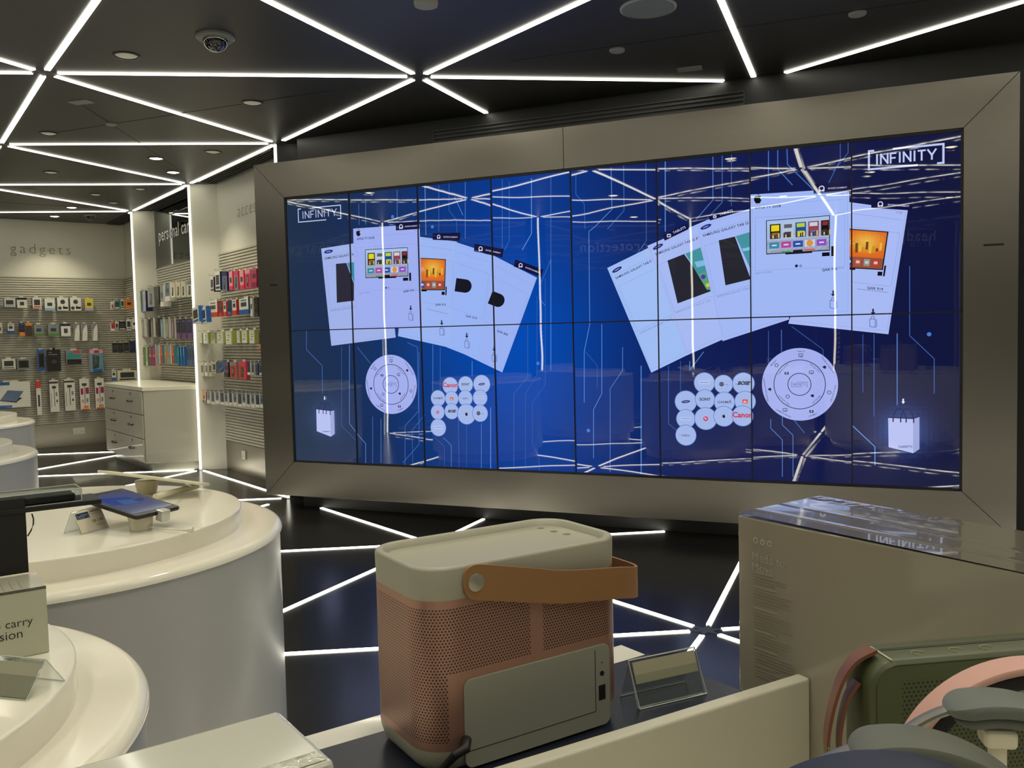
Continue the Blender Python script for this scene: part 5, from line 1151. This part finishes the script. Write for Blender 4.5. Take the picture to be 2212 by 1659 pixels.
# ------------------------------------------------------------ green portable speaker
def green_speaker():
    zt=1.09; a=atz(1920,1432,zt); b=atz(2212,1408,zt); ex=(b-a).normalized(); ey=Vector((-ex.y,ex.x,0)); yaw=math.atan2(ex.y,ex.x)
    W_,Dp,H=.256,.042,.142; o=a-ex*.012; o.z=zt-H
    t=thing('portable_speaker','flat olive green perforated speaker with a brown leather strap at lower right','speaker',o,yaw)
    green=mat('olive green shell',(74,79,52),.42); 
    R=.02
    def loop(y,ins,r=R): return [(x,y,z) for x,z in rrect(W_-2*ins,H-2*ins,r-ins*.5,10,ins,ins)]
    mb=MB(); mb.loft([loop(.002,.003),loop(.004,.001),loop(.006,0),loop(Dp-.006,0),loop(Dp-.003,.001),loop(Dp,.004)]); mb.build('shell',green,t,smooth=True)
    n=50; us=[.004+(W_-.008)*k/90 for k in range(91)]; vs_=[.004+(H-.008)*k/50 for k in range(51)]
    def sm(u,v):
        return u>.022 and u<W_-.022 and v>.014 and v<H-.016
    def pos(u,v):
        # squeeze the grid corners onto the rounded outline
        cx=min(max(u,R),W_-R); cz=min(max(v,R),H-R); dx,dz=u-cx,v-cz; d=math.hypot(dx,dz); m=R-.003
        if dx and dz and d>m: dx*=m/d; dz*=m/d
        return Vector((cx+dx,.0016,cz+dz))
    uv_grid_obj('front_grille',perf_mat('perforated olive front',(80,87,54),(34,36,24),.0036,.27,(),metal=.0,rough=.5),t,us,vs_,pos,sm)
    mb=MB(); mb.box(.016,.0175,.004,Dp-.01,H-.0002,H+.0004); mb.build('metal_badge',mat('bright badge',(216,220,180),.3,metal=.5),t)
    mb=MB(); mb.box(.02,W_-.02,.0225,.0265,H-.0004,H+.0003); mb.build('top_groove',mat('dark olive groove',(44,46,30),.6),t)
    for k,x in enumerate((.043,.073,.098,.2)):
        mb=MB(); r=.005; mb.tube([(x+r*math.cos(q),.013+r*.8*math.sin(q),H+.0003) for q in [j*PI/5 for j in range(8)]],.0004,n=5); mb.build('button',mat('olive button mark',(150,154,104),.5),t)
    # leather strap hanging in a loop at the left end
    def ribbon(K,w,name,m):
        lo=[]; n=len(K); K=[Vector(k) for k in K]; out=[]
        for i in range(n-1):
            p0=K[max(i-1,0)];p1=K[i];p2=K[i+1];p3=K[min(i+2,n-1)]
            for s_ in range(6):
                t_=s_/6; out.append(.5*((2*p1)+(p2-p0)*t_+(2*p0-5*p1+4*p2-p3)*t_*t_+(3*p1-p0-3*p2+p3)*t_**3))
        out.append(K[-1])
        for i,p in enumerate(out):
            tn=(out[min(i+1,len(out)-1)]-out[max(i-1,0)]).normalized(); wd=Vector((.35,1,0)); wd=(wd-tn*wd.dot(tn)).normalized(); nr=tn.cross(wd)
            lo.append([p+wd*w+nr*.0012,p+wd*w-nr*.0012,p-wd*w-nr*.0012,p-wd*w+nr*.0012])
        mb=MB(); mb.loft(lo); return mb.build(name,m,t,smooth=True)
    bro=mat('brown leather',(114,70,48),.45,noise=((50,50,50),.08))
    ribbon([(.012,.022,H+.0025),(-.004,.022,H-.006),(-.016,.022,H-.026),(-.024,.022,H-.062),(-.019,.022,H-.093),(-.003,.022,H-.126),(.012,.022,-.002)],.0085,'strap',bro)
    ribbon([(-.001,.020,H-.02),(-.010,.020,H-.034),(-.0155,.020,H-.062),(-.012,.020,H-.09),(.0,.020,H-.112)],.0065,'strap_inner',bro)
    mb=MB(); mb.tube([(-.0275,.016,H-.068),(-.0265,.016,H-.068)],.004,n=20); mb.build('strap_stud',mat('dull brass stud',(132,126,92),.3,metal=.7),t)
    s=MB(); s.box(.03,W_-.03,.006,Dp-.006,0,zt-H-TZ); tag(s.build('display_block',M_WHITE,loc=(o.x,o.y,TZ),rotz=yaw,bevel=.002),'white block carrying the green speaker, hidden behind the headphones','block')
green_speaker()
# ------------------------------------------------------------ headphones
def headphones(px,py,z,yaw,roll,label,colband,colpad,R,half,w,full=False,stand=True,tilt=0):
    """px,py,z: highest point of the headband; origin of the thing = centre of the band circle"""
    top=atz(px,py,z); zc0=top.z-R
    t=thing('headphones',label,'headphones',(top.x,top.y,zc0),0,'headphones in the foreground'); t.rotation_mode='ZYX'; t.rotation_euler=(tilt,roll,yaw)
    bm_=mat('headband '+colband[0],colband[1],.5); pm=mat('pad '+colpad[0],colpad[1],.7); met=mat('slider metal',(150,148,140),.3,metal=.8)
    def ring(r0,r1,ww,a0,a1,nm,m,n=48,endr=.0):
        lo=[]
        for k in range(n+1):
            a=a0+(a1-a0)*k/n; e=min(k,n-k)/n*(a1-a0)*R; q=1 if e>ww*.45 or not endr else math.sqrt(max(0.02,1-(1-e/(ww*.45))**2))
            ca,sa=math.cos(a),math.sin(a); prof=[]
            for u,v in ((-1,.3),(-.93,.06),(-.7,0),(.7,0),(.93,.06),(1,.3),(1,.7),(.93,.94),(.7,1),(-.7,1),(-.93,.94),(-1,.7)):
                rr=r0+(r1-r0)*(.5+(v-.5)*q); prof.append(Vector((rr*ca,u*q*ww/2,rr*sa)))
            lo.append(prof)
        mb=MB(); mb.loft(lo); return mb.build(nm,m,t,smooth=True)
    c=PI/2; h=math.radians(half)
    if full:
        ring(R-.005,R,w,c-math.radians(96),c+math.radians(96),'headband',bm_)
        ring(R-.015,R-.0052,w*.85,c-math.radians(62),c+math.radians(62),'band_padding',pm)
    else:
        ring(R-.008,R,w,c-h,c+h,'headband',bm_,endr=1)
        ring(R-.0145,R-.0082,w*.8,c-h*.92,c+h*.92,'band_padding',pm,endr=1)
        for s_ in (-1,1): ring(R-.006,R-.003,w*.3,c+s_*math.radians(96) if s_<0 else c+h*.9,c-h*.9 if s_<0 else c+math.radians(96),'band_arm',met,20)
    for s_ in (-1,1):
        x=s_*(R-.006); mb=MB(); zc=-.045
        mb.tube([(x,0,.002),(x*1.01,0,-.022)],.0036,n=12); mb.build('slider',met,t,smooth=True)
        mb=MB(); lo=[]
        for d,q in ((-.004,.6),(0,.95),(.006,1),(.012,1),(.018,.9)):
            lo.append([Vector((x-s_*.006+s_*d,.022*q*math.cos(a),zc+.032*q*math.sin(a))) for a in [2*PI*k/36 for k in range(36)]])
        mb.loft(lo); mb.build('ear_cup',bm_,t,smooth=True)
        mb=MB(); lo=[]
        for d,q in ((-.006,.9),(-.010,1),(-.017,.98),(-.020,.86)):
            lo.append([Vector((x+s_*d,.023*q*math.cos(a),zc+.034*q*math.sin(a))) for a in [2*PI*k/36 for k in range(36)]])
        mb.loft(lo); mb.build('ear_cushion',pm,t,smooth=True)
    if stand:
        hh=top.z-.0155-TZ
        st=thing('headphone_stand','white stand holding the '+label.split(',')[0],'stand',(top.x,top.y,TZ),yaw,'headphone stands')
        mb=MB(); mb.box(-.009,.009,-.008,.008,hh-.012,hh-.0008); mb.build('cradle',MATS['white stand plastic'],st,bevel=.003)
        mb=MB(); mb.tube([(0,0,.006),(0,0,hh-.012)],.005,n=16); mb.build('post',MATS['white stand plastic'],st,smooth=True)
        mb=MB(); mb.lathe([(.03,0),(.03,.004),(.015,.007)],n=40); mb.build('foot',MATS['white stand plastic'],st,smooth=True)
R_=math.radians
headphones(2243,1427,1.118,R_(-4),0,'pink headphones with a black inner pad, farthest of the four',('rose',(206,160,148)),('black',(20,19,20)),.09,96,.022,full=True)
headphones(2155,1508,1.115,R_(-10),R_(14),'pale grey headphones in the middle, in front of the pink ones',('grey',(102,107,101)),('grey lining',(104,108,100)),.078,36,.034)
headphones(1965,1594,1.127,R_(-12),R_(14),'slate grey headphones at the bottom, left of the pale grey ones',('slate',(94,97,88)),('slate lining',(84,86,80)),.078,36,.032,stand=True)
headphones(1925,1646,1.150,R_(-10),R_(4),'navy blue headphones at the bottom edge, nearest of the four',('navy',(25,33,58)),('navy lining',(22,26,44)),.08,60,.024)
